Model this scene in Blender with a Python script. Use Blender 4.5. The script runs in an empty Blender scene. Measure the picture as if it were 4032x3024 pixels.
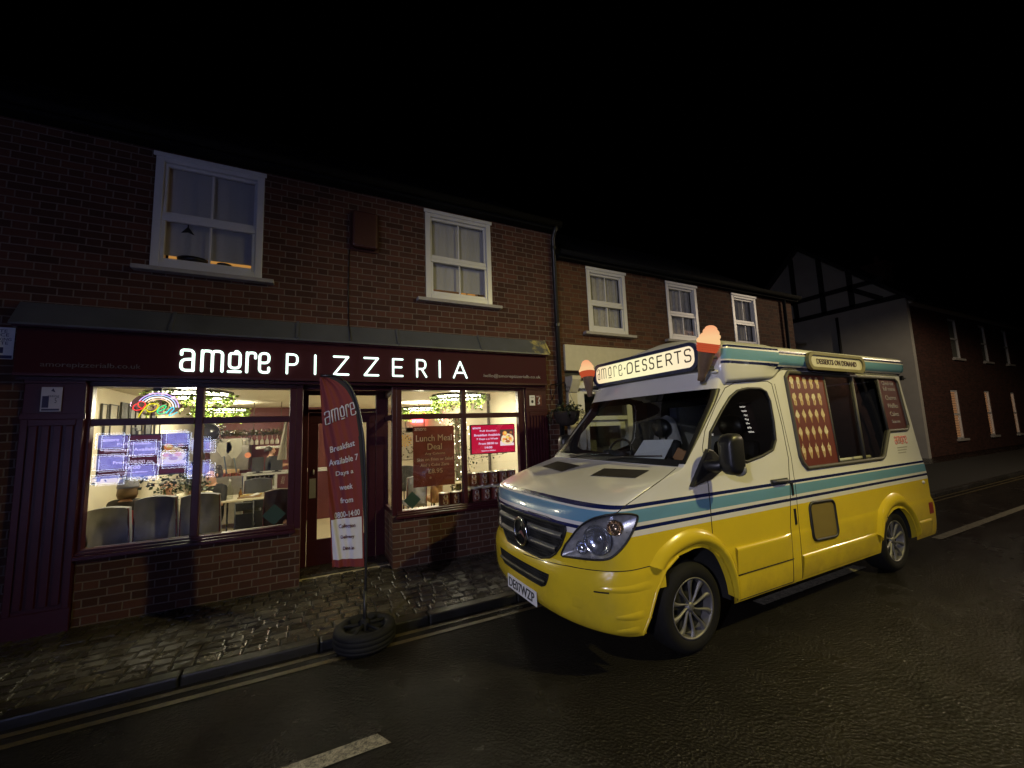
import bpy, math, random
import numpy as np
from mathutils import Vector, Matrix
random.seed(11)
SC = bpy.context.scene
COL = SC.collection
rad = math.radians

# ------------------------------------------------------------------ camera
cam_d = bpy.data.cameras.new('camera'); cam = bpy.data.objects.new('camera', cam_d); COL.objects.link(cam)
cam_d.sensor_fit = 'HORIZONTAL'; cam_d.sensor_width = 36.0; cam_d.lens = 14.1969
cam_d.clip_start = 0.05; cam_d.clip_end = 400
_R = Vector((0.89431, -0.44598, -0.03609)); _F = Vector((0.44722, 0.88748, 0.11143))
_R.normalize(); _F = (_F - _R * _F.dot(_R)).normalized(); _U = _R.cross(_F)
cam.matrix_world = Matrix(((_R.x, _U.x, -_F.x, 0), (_R.y, _U.y, -_F.y, -5.4165), (_R.z, _U.z, -_F.z, 1.6807), (0, 0, 0, 1)))
SC.camera = cam

# ------------------------------------------------------------------ sky (night), exposure
wd = bpy.data.worlds.new('World'); SC.world = wd; wd.use_nodes = True
_bg = wd.node_tree.nodes['Background']; _sk = wd.node_tree.nodes.new('ShaderNodeTexSky')
_sk.sky_type = 'NISHITA'; _sk.sun_disc = False; _sk.sun_elevation = rad(-9); _sk.sun_rotation = rad(120)
wd.node_tree.links.new(_sk.outputs[0], _bg.inputs[0]); _bg.inputs[1].default_value = 0.05
SC.view_settings.view_transform = 'Standard'; SC.view_settings.look = 'None'
SC.view_settings.exposure = 0.0; SC.view_settings.gamma = 1.0
SC.cycles.max_bounces = 8; SC.cycles.transparent_max_bounces = 24; SC.cycles.glossy_bounces = 4; SC.cycles.diffuse_bounces = 3
SC.cycles.use_denoising = True; SC.cycles.sample_clamp_indirect = 4.0; SC.cycles.sample_clamp_direct = 0
SC.cycles.caustics_reflective = False; SC.cycles.caustics_refractive = False

STREET_W = 1100.0
CARD_E = 9.0          # radiance of the lit cards in the agent's window opposite
ROOM_W = 85.0         # watts of each pendant lamp in the pizzeria
COOL_W = 1150.0       # watts of the added, unseen cool floodlight on the wall across the road
RZ = -0.07            # road level; the pavement is z = 0

# ------------------------------------------------------------------ mesh helpers
class MB:
    def __init__(s): s.v = []; s.f = []; s.m = []; s.s = []
    def add(s, vs, fs, mi=0, smooth=False):
        b = len(s.v); s.v += [tuple(map(float, p)) for p in vs]
        for f in fs: s.f.append([b + i for i in f]); s.m.append(mi); s.s.append(smooth)
        return s
    def box(s, x0, x1, y0, y1, z0, z1, mi=0):
        if x0 > x1: x0, x1 = x1, x0
        if y0 > y1: y0, y1 = y1, y0
        if z0 > z1: z0, z1 = z1, z0
        vs = [(x0,y0,z0),(x1,y0,z0),(x1,y1,z0),(x0,y1,z0),(x0,y0,z1),(x1,y0,z1),(x1,y1,z1),(x0,y1,z1)]
        return s.add(vs, [(0,3,2,1),(4,5,6,7),(0,1,5,4),(1,2,6,5),(2,3,7,6),(3,0,4,7)], mi)
    def obox(s, c, ax, ay, az, mi=0):          # oriented box: centre and three half-axes
        c, ax, ay, az = map(Vector, (c, ax, ay, az))
        vs = [c + ax*i + ay*j + az*k for k in (-1,1) for i, j in ((-1,-1),(1,-1),(1,1),(-1,1))]
        return s.add(vs, [(0,3,2,1),(4,5,6,7),(0,1,5,4),(1,2,6,5),(2,3,7,6),(3,0,4,7)], mi)
    def prism(s, poly, d, mi=0, smooth=False):  # poly: 3-D points, d: offset vector
        n = len(poly); d = Vector(d); a = [Vector(p) for p in poly]
        return s.add(a + [p + d for p in a], [list(range(n-1,-1,-1)), list(range(n, 2*n))] + [[i, (i+1) % n, (i+1) % n + n, i + n] for i in range(n)], mi, smooth)
    def tube(s, path, r, n=8, mi=0, closed=False, cap=True, squash=None, smooth=True):
        P = [Vector(p) for p in path]; N = len(P); rs = r if hasattr(r, '__len__') else [r] * N
        rings = []; up = None
        for i, p in enumerate(P):
            if closed: t = P[(i+1) % N] - P[i-1]
            else: t = P[min(i+1, N-1)] - P[max(i-1, 0)]
            t = t.normalized() if t.length > 1e-9 else Vector((0,0,1))
            if up is None: up = t.orthogonal().normalized()
            up = (up - t * up.dot(t))
            up = up.normalized() if up.length > 1e-6 else t.orthogonal().normalized()
            w = t.cross(up); ring = []
            for k in range(n):
                a = 2*math.pi*k/n; o = (up*math.cos(a) + w*math.sin(a)) * rs[i]
                if squash is not None: o = o - Vector(squash[0]) * o.dot(Vector(squash[0])) * (1 - squash[1])
                ring.append(p + o)
            rings.append(ring)
        vs = [q for ring in rings for q in ring]; fs = []
        for i in range(N if closed else N-1):
            j = (i+1) % N
            for k in range(n): fs.append((i*n+k, i*n+(k+1) % n, j*n+(k+1) % n, j*n+k))
        if cap and not closed: fs += [list(range(n-1,-1,-1)), [(N-1)*n+k for k in range(n)]]
        return s.add(vs, fs, mi, smooth)
    def lathe(s, prof, c=(0,0,0), n=20, mi=0, axis='z', smooth=True, a0=0.0, a1=None):
        vs = []; fs = []; full = a1 is None; m = n if full else n + 1
        a1 = 2*math.pi if full else a1
        for r, h in prof:
            for k in range(m):
                a = a0 + (a1-a0)*k/n; x, y = r*math.cos(a), r*math.sin(a)
                p = (x, y, h) if axis == 'z' else ((x, h, y) if axis == 'y' else (h, x, y))
                vs.append((c[0]+p[0], c[1]+p[1], c[2]+p[2]))
        for i in range(len(prof)-1):
            for k in range(n):
                k2 = (k+1) % m; fs.append((i*m+k, i*m+k2, (i+1)*m+k2, (i+1)*m+k))
        return s.add(vs, fs, mi, smooth)
    def ball(s, c, r, n=10, mi=0, sc=(1,1,1)):
        prof = [(max(1e-4, math.sin(math.pi*i/n))*r, -math.cos(math.pi*i/n)*r) for i in range(n+1)]
        b = len(s.v); s.lathe(prof, (0,0,0), max(8, n+2), mi)
        for i in range(b, len(s.v)):
            x, y, z = s.v[i]; s.v[i] = (c[0]+x*sc[0], c[1]+y*sc[1], c[2]+z*sc[2])
        return s
    def grid(s, fn, nu, nv, mi=0, smooth=True):
        vs = [fn(i/nu, j/nv) for j in range(nv+1) for i in range(nu+1)]; w = nu + 1
        return s.add(vs, [(j*w+i, j*w+i+1, (j+1)*w+i+1, (j+1)*w+i) for j in range(nv) for i in range(nu)], mi, smooth)
    def build(s, name, mats, parent=None, bevel=0, recalc=False):
        me = bpy.data.meshes.new(name); off = Vector(parent.location) if parent is not None and parent.parent is None else None
        if parent is not None and parent.parent is not None: off = Vector(parent.parent.location)
        vs = s.v if off is None else [(x-off.x, y-off.y, z-off.z) for x, y, z in s.v]
        me.from_pydata(vs, [], s.f)
        for m in (mats if isinstance(mats, (list, tuple)) else [mats]): me.materials.append(m)
        me.polygons.foreach_set('material_index', s.m); me.polygons.foreach_set('use_smooth', s.s); me.update()
        if recalc:
            import bmesh
            bm = bmesh.new(); bm.from_mesh(me); bmesh.ops.recalc_face_normals(bm, faces=bm.faces); bm.to_mesh(me); bm.free()
        o = bpy.data.objects.new(name, me); COL.objects.link(o)
        if parent is not None: o.parent = parent
        if bevel:
            b = o.modifiers.new('bevel', 'BEVEL'); b.width = bevel; b.segments = 2; b.limit_method = 'ANGLE'; b.angle_limit = rad(40)
        return o

def tag(o, label=None, cat=None, group=None, kind=None):
    if label: o['label'] = label
    if cat: o['category'] = cat
    if group: o['group'] = group
    if kind: o['kind'] = kind
    return o
def empty(name, loc, label=None, cat=None, group=None):
    o = bpy.data.objects.new(name, None); o.location = loc; o.empty_display_size = .2; COL.objects.link(o)
    return tag(o, label, cat, group)
def dup(root, loc=None, rz=None, label=None, scale=None):
    r = root.copy(); COL.objects.link(r)
    if loc is not None: r.location = loc
    if rz is not None: r.rotation_euler = (0, 0, rz)
    if scale is not None: r.scale = (scale,)*3
    if label: r['label'] = label
    for ch in list(root.children):
        c = ch.copy(); COL.objects.link(c); c.parent = r
        for g in ch.children:
            d = g.copy(); COL.objects.link(d); d.parent = c
    return r
def rp(pts, r, n=6):
    """round the corners of a polyline (3-D or 2-D tuples)"""
    P = [Vector((*p, 0)) if len(p) == 2 else Vector(p) for p in pts]; out = [P[0]]
    for i in range(1, len(P)-1):
        a, b, c = P[i-1], P[i], P[i+1]; u = (a-b); v = (c-b)
        d = min(r, u.length*.5, v.length*.5)
        if d < 1e-6 or u.length < 1e-9 or v.length < 1e-9: out.append(b); continue
        p0 = b + u.normalized()*d; p1 = b + v.normalized()*d
        for k in range(n+1):
            t = k/n; out.append(p0*(1-t)**2 + b*2*t*(1-t) + p1*t*t)
    out.append(P[-1]); return out
def rrect(w, h, r, n=5):
    """closed rounded rectangle outline centred on 0 as 2-D tuples"""
    o = []
    for cx, cy, a in ((w/2-r, h/2-r, 0), (-w/2+r, h/2-r, 90), (-w/2+r, -h/2+r, 180), (w/2-r, -h/2+r, 270)):
        for k in range(n+1):
            t = rad(a + 90*k/n); o.append((cx + r*math.cos(t), cy + r*math.sin(t)))
    return o
_tc = {}
def text_geo(txt, bold=0.0, ext=.01):
    k = (txt, bold, ext)
    if k in _tc: return _tc[k]
    cu = bpy.data.curves.new('t', 'FONT'); cu.body = txt; cu.size = 1; cu.resolution_u = 3; cu.offset = bold; cu.extrude = ext
    cu.align_x = 'CENTER'
    ob = bpy.data.objects.new('t', cu); me = bpy.data.meshes.new_from_object(ob)
    vs = [tuple(v.co) for v in me.vertices]; fs = [list(p.vertices) for p in me.polygons]
    bpy.data.objects.remove(ob); bpy.data.meshes.remove(me); bpy.data.curves.remove(cu)
    _tc[k] = (vs, fs); return vs, fs
def put_text(mb, txt, mp, w=None, h=None, bold=0.0, mi=0, depth=.003):
    """mp(u, v, d) -> 3-D point; text is fitted to width w and/or height h, centred on u=v=0"""
    vs, fs = text_geo(txt, bold); xs = [p[0] for p in vs]; ys = [p[1] for p in vs]
    cx, cy = (min(xs)+max(xs))/2, (min(ys)+max(ys))/2; W, H = max(xs)-min(xs), max(ys)-min(ys)
    sx = w/W if w else h/H; sy = h/H if h else sx
    mb.add([mp((x-cx)*sx, (y-cy)*sy, z/.01*depth) for x, y, z in vs], fs, mi)
def planar(o, r, u):
    o, r, u = Vector(o), Vector(r).normalized(), Vector(u).normalized(); nn = r.cross(u)
    return lambda a, b, d: o + r*a + u*b + nn*d
FRONT = lambda x, y, z: planar((x, y, z), (1,0,0), (0,0,1))     # faces the street (-Y)

# ------------------------------------------------------------------ materials
class NT:
    def __init__(s, name):
        s.mat = bpy.data.materials.new(name); s.mat.use_nodes = True; s.t = s.mat.node_tree; s.t.nodes.clear()
        s.out = s.n('ShaderNodeOutputMaterial')
    def n(s, typ, **kw):
        x = s.t.nodes.new(typ)
        for k, v in kw.items():
            if k.startswith('_'): setattr(x, k[1:], v)
        return x
    def l(s, a, b): s.t.links.new(a, b)
    def math(s, op, a, b=None, c=None):
        x = s.t.nodes.new('ShaderNodeMath'); x.operation = op
        for i, v in enumerate((a, b, c)):
            if v is None: continue
            if isinstance(v, (int, float)): x.inputs[i].default_value = v
            else: s.l(v, x.inputs[i])
        return x.outputs[0]
    def mix(s, fac, a, b):
        x = s.t.nodes.new('ShaderNodeMix'); x.data_type = 'RGBA'
        for i, v in ((0, fac), (6, a), (7, b)):
            if isinstance(v, (int, float)): x.inputs[i].default_value = v
            elif isinstance(v, (tuple, list)): x.inputs[i].default_value = (*v[:3], 1)
            else: s.l(v, x.inputs[i])
        return x.outputs[2]
    def noise(s, vec, scale, detail=3, rough=.5):
        x = s.t.nodes.new('ShaderNodeTexNoise'); x.inputs['Scale'].default_value = scale; x.inputs['Detail'].default_value = detail
        x.inputs['Roughness'].default_value = rough
        if vec is not None: s.l(vec, x.inputs['Vector'])
        return x.outputs['Fac']
    def ramp(s, fac, stops, interp='LINEAR'):
        x = s.t.nodes.new('ShaderNodeValToRGB'); x.color_ramp.interpolation = interp
        while len(x.color_ramp.elements) < len(stops): x.color_ramp.elements.new(.5)
        for e, (p, c) in zip(x.color_ramp.elements, stops):
            e.position = p; e.color = (*c[:3], 1) if hasattr(c, '__len__') else (c, c, c, 1)
        s.l(fac, x.inputs[0]); return x.outputs[0]
    def bsdf(s, col=None, rough=.5, metal=0., bump=None, bstr=.3, bdist=.01, spec=.5, coat=0., emit=None, estr=0.):
        b = s.n('ShaderNodeBsdfPrincipled')
        def put(k, v):
            if v is None: return
            if isinstance(v, (int, float)): b.inputs[k].default_value = v
            elif isinstance(v, (tuple, list)): b.inputs[k].default_value = (*v[:3], 1)
            else: s.l(v, b.inputs[k])
        put('Base Color', col); put('Roughness', rough); put('Metallic', metal); put('Specular IOR Level', spec); put('Coat Weight', coat)
        if coat: b.inputs['Coat Roughness'].default_value = .04
        if emit is not None: put('Emission Color', emit); put('Emission Strength', estr)
        if bump is not None:
            bp = s.n('ShaderNodeBump'); bp.inputs['Strength'].default_value = bstr; bp.inputs['Distance'].default_value = bdist
            s.l(bump, bp.inputs['Height']); s.l(bp.outputs[0], b.inputs['Normal'])
        s.l(b.outputs[0], s.out.inputs[0]); return b
    def pos(s): return s.n('ShaderNodeNewGeometry').outputs['Position']
    def obj(s): return s.n('ShaderNodeTexCoord').outputs['Object']
_mc = {}
def plain(name, col, rough=.5, metal=0., var=.12, scale=14., bump=0., spec=.5, coat=0.):
    if name in _mc: return _mc[name]
    t = NT(name); p = t.obj(); n = t.noise(p, scale, 4)
    lo = tuple(c*(1-var) for c in col); hi = tuple(min(1, c*(1+var)) for c in col)
    r = t.math('ADD', t.math('MULTIPLY', n, .16), max(.02, rough-.08))
    t.bsdf(t.mix(n, lo, hi), r, metal, t.noise(p, scale*6, 3) if bump else None, bump, .004, spec, coat)
    _mc[name] = t.mat; return t.mat
def glow(name, col, e):
    if name in _mc: return _mc[name]
    t = NT(name); x = t.n('ShaderNodeEmission'); x.inputs[0].default_value = (*col, 1); x.inputs[1].default_value = e
    t.l(x.outputs[0], t.out.inputs[0]); _mc[name] = t.mat; return t.mat
def glass(name, tint=(1,1,1), gain=1.25, rough=0.0):
    t = NT(name); tr = t.n('ShaderNodeBsdfTransparent'); tr.inputs[0].default_value = (*tint, 1)
    gl = t.n('ShaderNodeBsdfGlossy'); gl.inputs['Roughness'].default_value = rough
    fr = t.n('ShaderNodeFresnel'); bf = t.n('ShaderNodeNewGeometry').outputs['Backfacing']; t.l(t.math('SUBTRACT', 1.5, t.math('MULTIPLY', bf, 1.5-1/1.5)), fr.inputs[0])
    mx = t.n('ShaderNodeMixShader'); t.l(t.math('MINIMUM', t.math('MULTIPLY', fr.outputs[0], gain), 1.0), mx.inputs[0])
    t.l(tr.outputs[0], mx.inputs[1]); t.l(gl.outputs[0], mx.inputs[2]); t.l(mx.outputs[0], t.out.inputs[0]); return t.mat

def brick_mat(name, base, mortar, course=.0787, period=.354, jit=.45):
    """Flemish bond: long and short bricks alternate in each course"""
    t = NT(name); g = t.n('ShaderNodeNewGeometry'); sp = t.n('ShaderNodeSeparateXYZ'); t.l(g.outputs['Position'], sp.inputs[0])
    sn = t.n('ShaderNodeSeparateXYZ'); t.l(g.outputs['True Normal'], sn.inputs[0])
    side = t.math('GREATER_THAN', t.math('ABSOLUTE', sn.outputs[0]), .6)
    wob = t.math('MULTIPLY', t.math('SUBTRACT', t.noise(g.outputs['Position'], 3.0, 2), .5), .012)
    u0 = t.math('ADD', t.math('MULTIPLY', sp.outputs[0], t.math('SUBTRACT', 1, side)), t.math('MULTIPLY', sp.outputs[1], side))
    v = t.math('DIVIDE', t.math('ADD', sp.outputs[2], wob), course); row = t.math('FLOOR', v); fv = t.math('FRACT', v)
    par = t.math('MODULO', t.math('ABSOLUTE', row), 2.0)
    u = t.math('ADD', t.math('DIVIDE', t.math('ADD', u0, wob), period), t.math('MULTIPLY', par, .5)); cu = t.math('FLOOR', u); fu = t.math('FRACT', u)
    second = t.math('GREATER_THAN', fu, .667)
    du = t.math('MINIMUM', t.math('MINIMUM', fu, t.math('SUBTRACT', 1, fu)), t.math('ABSOLUTE', t.math('SUBTRACT', fu, .667)))
    du = t.math('MULTIPLY', du, period); dv = t.math('MULTIPLY', t.math('MINIMUM', fv, t.math('SUBTRACT', 1, fv)), course)
    d = t.math('ADD', t.math('MINIMUM', du, dv), t.math('MULTIPLY', t.math('SUBTRACT', t.noise(g.outputs['Position'], 45, 3), .5), .005))
    mask = t.n('ShaderNodeMapRange'); mask.inputs[1].default_value = .0042; mask.inputs[2].default_value = .0072; t.l(d, mask.inputs[0]); mask = mask.outputs[0]
    cid = t.n('ShaderNodeCombineXYZ'); t.l(t.math('ADD', t.math('MULTIPLY', cu, 2), second), cid.inputs[0]); t.l(row, cid.inputs[1])
    wn = t.n('ShaderNodeTexWhiteNoise'); t.l(cid.outputs[0], wn.inputs['Vector'])
    lo = tuple(c*(1-jit) for c in base); hi = tuple(c*(1+jit) for c in base)
    bc = t.mix(wn.outputs['Value'], lo, hi); sx = t.noise(g.outputs['Position'], 26, 5, .65)
    bc = t.mix(t.math('MULTIPLY', sx, .55), bc, tuple(c*.55 for c in base))
    mc = t.mix(t.noise(g.outputs['Position'], 9, 4), tuple(c*.72 for c in mortar), mortar)
    st = t.noise(g.outputs['Position'], .7, 4, .6)
    col = t.mix(t.math('MULTIPLY', st, .35), t.mix(mask, mc, bc), (.03,.024,.02))
    t.bsdf(col, .82, 0, t.math('ADD', mask, t.math('MULTIPLY', sx, .5)), .75, .008, .3)
    return t.mat
# ------------------------------------------------------------------ shared materials
def asphalt():
    t = NT('wet_asphalt'); p = t.pos(); n1 = t.noise(p, 2.2, 5, .6); n2 = t.noise(p, 140, 3, .7)
    vo = t.n('ShaderNodeTexVoronoi'); vo.inputs['Scale'].default_value = 52; t.l(p, vo.inputs['Vector'])
    h = t.math('ADD', t.math('MULTIPLY', vo.outputs['Distance'], 1.2), t.math('MULTIPLY', n2, .9))
    col = t.mix(n1, (.006,.0055,.005), (.016,.0145,.0125)); col = t.mix(t.math('MULTIPLY', n2, .5), col, (.03,.027,.022))
    r = t.ramp(n1, [(.35,.10),(.65,.30)])
    t.bsdf(col, r, 0, h, .7, .011, .20); return t.mat
def stone(name, lo, hi, r0=.14, r1=.42, bump=.4):
    t = NT(name); p = t.pos(); n = t.noise(p, 7, 4); n2 = t.noise(p, 60, 5, .65)
    g = t.n('ShaderNodeNewGeometry'); rnd = g.outputs['Random Per Island']
    col = t.mix(rnd, lo, hi); col = t.mix(t.math('MULTIPLY', n2, .5), col, tuple(c*.4 for c in lo))
    t.bsdf(col, t.ramp(n, [(.35,r0),(.65,r1)]), 0, t.math('ADD', n2, n), bump, .006, .5); return t.mat
def worn_paint(name, col):
    t = NT(name); p = t.pos(); n = t.noise(p, 38, 5, .75); n2 = t.noise(p, 150, 3)
    wear = t.ramp(t.math('ADD', t.math('MULTIPLY', n, .75), t.math('MULTIPLY', n2, .3)), [(.44,0),(.62,1)])
    t.bsdf(t.mix(wear, col, (.03,.027,.023)), .34, 0, n2, .5, .008); return t.mat
ASPH = asphalt()
SETT = stone('stone_setts', (.032,.029,.024), (.085,.076,.062)); JOINT = plain('dirt_joint', (.012,.011,.009), .8)
KERB = stone('kerb_stone', (.010,.0095,.008), (.020,.0185,.016), .3, .55)
YEL_LINE = worn_paint('yellow_line_paint', (.10,.074,.024)); WHT_LINE = worn_paint('white_line_paint', (.38,.35,.26))
BRICK = brick_mat('red_brick', (.088,.031,.019), (.20,.155,.125))
BRICK2 = brick_mat('orange_brown_brick', (.098,.036,.016), (.16,.115,.072))
BRICK3 = brick_mat('dark_far_brick', (.07,.024,.018), (.07,.05,.042))
MAROON = plain('maroon_gloss_paint', (.04,.006,.012), .38, var=.2, spec=.35)
MAROON2 = plain('maroon_sign_board', (.04,.006,.010), .65, var=.15, spec=.15)
LEAD = plain('lead_flashing', (.11,.115,.125), .42, var=.3, scale=5, bump=.15)
UPVC = plain('white_window_plastic', (.62,.62,.62), .35, var=.05)
SILLM = plain('painted_stone_sill', (.34,.32,.3), .7, var=.2, bump=.2)
BLIND = plain('roller_blind_cloth', (.42,.42,.42), .9, var=.06, scale=40)
NET = plain('net_curtain', (.40,.39,.37), .95, var=.3, scale=18)
BLACKP = plain('black_plastic', (.012,.012,.013), .4)
GUTTER = plain('black_gutter', (.008,.008,.008), .8, spec=.1)
BLACKM = plain('black_iron', (.01,.01,.01), .5)
TILE = plain('slate_roof', (.012,.012,.014), .55, var=.4, scale=6, bump=.3)
CREAM = plain('cream_wall_paint', (.74,.67,.50), .8, var=.04)
CEILM = plain('ceiling_paint', (.80,.73,.56), .85, var=.03, scale=3)
FLOORM = plain('cream_floor_tile', (.55,.48,.33), .35, var=.15, scale=6)
WHITEP = plain('white_painted_wood', (.6,.6,.57), .45, var=.08)
CREAMP = plain('cream_painted_render', (.5,.47,.36), .7, var=.12, bump=.1)
GLASS = glass('window_glass'); GLASS2 = glass('window_glass_dark', (.8,.82,.8), 1.9)
PAPER = plain('paper', (.7,.7,.68), .6, var=.03)
def letters(name, txts, mat, parent, **k):
    mb = MB()
    for t, mp, w, h in txts: put_text(mb, t, mp, w, h, **k)
    return mb.build(name, mat, parent)

# ------------------------------------------------------------------ ground
mb = MB(); xs_ = [-60,-12,-6,-3,-1,1,3,5,8,12,20,40,90]; ys_ = [-60,-20,-10,-6.5,-4,-2.5,-1.515,6,40,90]
mb.add([(x, y, RZ) for y in ys_ for x in xs_], [(j*13+i, j*13+i+1, (j+1)*13+i+1, (j+1)*13+i) for j in range(9) for i in range(12)])
tag(mb.build('road', ASPH), kind='structure')
mb = MB(); mb.box(-30, 60, -1.40, .8, RZ-.05, -.013, 1)
rnd = random.Random(5); y = -1.395; row = 0
def sett(mb, x0, x1, y0, y1, z, tilt):
    i = .011; zz = [z + rnd.uniform(-tilt, tilt) for _ in range(4)]; j = [rnd.uniform(-.004,.004) for _ in range(8)]
    lo = [(x0+j[0],y0+j[1],-.02),(x1+j[2],y0+j[3],-.02),(x1+j[4],y1+j[5],-.02),(x0+j[6],y1+j[7],-.02)]
    hi = [(a+sx*i, b+sy*i, c) for (a, b, _), (sx, sy), c in zip(lo, ((1,1),(-1,1),(-1,-1),(1,-1)), zz)]
    md = [(a+sx*.002, b+sy*.002, c-.007) for (a, b, _), (sx, sy), c in zip(lo, ((1,1),(-1,1),(-1,-1),(1,-1)), zz)]
    mb.add(lo+md+hi, [(8,9,10,11)] + [(k, (k+1) % 4, 4+(k+1) % 4, 4+k) for k in range(4)] + [(4+k, 4+(k+1) % 4, 8+(k+1) % 4, 8+k) for k in range(4)], 0)
while y < -.02:
    d = rnd.choice((.112,.118,.125)); x = -7 + rnd.uniform(0,.1)
    while x < 12:
        w = rnd.choice((.13,.145,.15,.165,.19))
        sett(mb, x+.005, x+w-.005, y+.005, min(y+d, -.004)-.005, rnd.uniform(-.004,.003), .003); x += w
    y += d
y = .01
while y < .22:                                            # the entrance
    x = -.05
    while x < .9: sett(mb, x, min(x+.14, .955)-.008, y, y+.098, -.002, .002); x += .148
    y += .106
tag(mb.build('pavement', [SETT, JOINT]), kind='structure')
mb = MB(); x = -20.0
while x < 40:
    mb.box(x+.004, x+.91, -1.52, -1.403, RZ-.06, .001 + rnd.uniform(-.003,.003)); x += .914
tag(mb.build('kerb', KERB, bevel=.014), kind='structure')
mb = MB()
for y0 in (-1.625, -1.755):
    mb.add([(x, yy, RZ+.004) for x in (-30,-2,2,6,40) for yy in (y0, y0+.052)], [(2*i, 2*i+2, 2*i+3, 2*i+1) for i in range(4)])
tag(mb.build('yellow_line_marking', YEL_LINE), kind='structure')
mb = MB()
for xa, xb in ((-1.5,.45), (3.9,5.85), (7.95,12.2), (14.2,18.2), (20.4,24.4)):
    mb.add([(xa,-2.83,RZ+.004),(xb,-2.83,RZ+.004),(xb-.06,-2.72,RZ+.004),(xa,-2.72,RZ+.004)], [(0,1,2,3)])
tag(mb.build('white_dash_marking', WHT_LINE), kind='structure')

# ------------------------------------------------------------------ helper: wall with openings (butted boxes)
def wall(mb, x0, x1, z0, z1, y0, y1, holes, mi=0):
    zs = sorted({z0, z1, *[h[2] for h in holes], *[h[3] for h in holes]}); zs = [z for z in zs if z0 <= z <= z1]
    for a, b in zip(zs, zs[1:]):
        cut = sorted([(h[0], h[1]) for h in holes if h[2] < b-1e-6 and h[3] > a+1e-6]); x = x0
        for c, d in cut:
            if c > x: mb.box(x, c, y0, y1, a, b, mi)
            x = max(x, d)
        if x < x1: mb.box(x, x1, y0, y1, a, b, mi)

# ------------------------------------------------------------------ pizzeria building
shop = empty('pizzeria_building', (0, 0, 0), 'dark red brick pizzeria with two sash windows over a lit maroon shopfront', 'shop building')
W1 = (-1.56, -.535, 3.54, 4.85); W2 = (1.43, 2.445, 3.54, 4.85)
mb = MB(); wall(mb, -7, 3.6, 2.86, 4.93, 0, .22, [W1, W2]); mb.box(-7, -2.38, 0, .22, -.1, 2.86); mb.box(3.29, 3.6, 0, .22, -.1, 2.86)
mb.box(3.6-.22, 3.6, .22, 9, -.1, 4.93); mb.box(-7, 3.6, 9, 9.2, -.1, 4.93); mb.box(-7, -6.8, .22, 9, -.1, 4.93)
mb.build('wall', BRICK, shop)
mb = MB(); mb.box(-1.95, -.074, 0, .2, -.05, .64); mb.box(-.27, -.074, .2, .72, -.05, .64); mb.build('stall_riser', BRICK, shop)
mb = MB(); mb.box(.965, 2.92, 0, .2, -.05, .64); mb.box(.965, 1.165, .2, .72, -.05, .64); mb.build('stall_riser', BRICK, shop)
mb = MB(); mb.prism([(-7.3,-.16,4.95),(-7.3,4.4,8.3),(-7.3,9.5,4.95)], (10.95,0,0)); mb.build('roof', TILE, shop)
mb = MB(); mb.box(-7.2, 3.62, -.15, .0, 4.90, 4.945); mb.tube([(-7.2,-.2,4.985),(3.63,-.2,4.985)], .055, 8, 0); mb.build('gutter', GUTTER, shop)
mb = MB(); mb.tube([(3.545,-.19,4.96),(3.545,-.12,4.86),(3.545,-.07,4.78),(3.545,-.07,.02)], .037, 10)
for z in (.5,1.9,3.3,4.6): mb.lathe([(.048,z),(.048,z+.05)], (3.545,-.07,0), 10)
mb.build('downpipe', BLACKP, shop)
# shopfront joinery
def pilaster(x0, x1, n):
    mb = MB(); mb.box(x0, x1, -.05, 0, -.01, 2.33); mb.box(x0-.012, x1+.012, -.066, -.05, -.01, .2); mb.box(x0-.012, x1+.012, -.066, -.05, 1.93, 1.985); mb.box(x0, x1, -.066, -.05, 2.27, 2.33)
    mb.box(x0, x0+.05, -.064, -.05, .2, 1.93); mb.box(x1-.05, x1, -.064, -.05, .2, 1.93)
    w = (x1-x0-.1)/n
    for i in range(n): mb.box(x0+.05+w*i+.014, x0+.05+w*(i+1)-.014, -.072, -.05, .24, 1.87)
    mb.box(x0+.05, x1-.05, -.068, -.05, 1.87, 1.93)
    return mb.build('pilaster', MAROON, shop, bevel=.004)
pilaster(-2.38, -1.955, 4); pilaster(2.925, 3.29, 5)
def shop_window(x0, xm, x1, zb):
    """two lights over two: frame pieces, sill, four double-glazed panes"""
    mb = MB(); m0, m1 = xm; zt, zu, zl = 2.254, 1.932, 1.862
    for a, b in ((x0-.07, x0), (m0, m1), (x1, x1+.07)): mb.box(a, b, 0, .09, zb, zt)
    mb.box(x0-.07, x1+.07, -.002, .09, zt, 2.33); mb.box(x0-.07, x1+.07, 0, .09, zb-.045, zb)
    for a, b in ((x0, m0), (m1, x1)): mb.box(a, b, .004, .086, zl, zu)
    f = mb.build('window_frame', MAROON, shop, bevel=.006)
    mb = MB(); mb.box(x0-.09, x1+.09, -.06, 0, zb-.085, zb-.045); mb.box(x0-.07, x1+.07, -.035, -.001, zb-.045, zb-.022); mb.build('window_sill', MAROON, f, bevel=.006)
    rr = random.Random(int(x0*100))
    for a, b in ((x0, m0), (m1, x1)):
        for c, d in ((zb, zl), (zu, zt)):
            mb = MB()
            for y, k in ((.045, 1), (.062, -1)):
                t = [rr.uniform(-.0016,.0016) + k*s for s in (.0014, -.0012, .0010)]
                mb.add([(a,y+t[0],c),(b,y+t[1],c),(b,y+t[2],d),(a,y-t[2],d)], [(0,1,2,3)])
            mb.build('pane', GLASS, f)
    return f
shop_window(-1.925, (-1.102,-1.032), -.21, .685); shop_window(1.088, (1.925,1.986), 2.822, .685)
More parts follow.
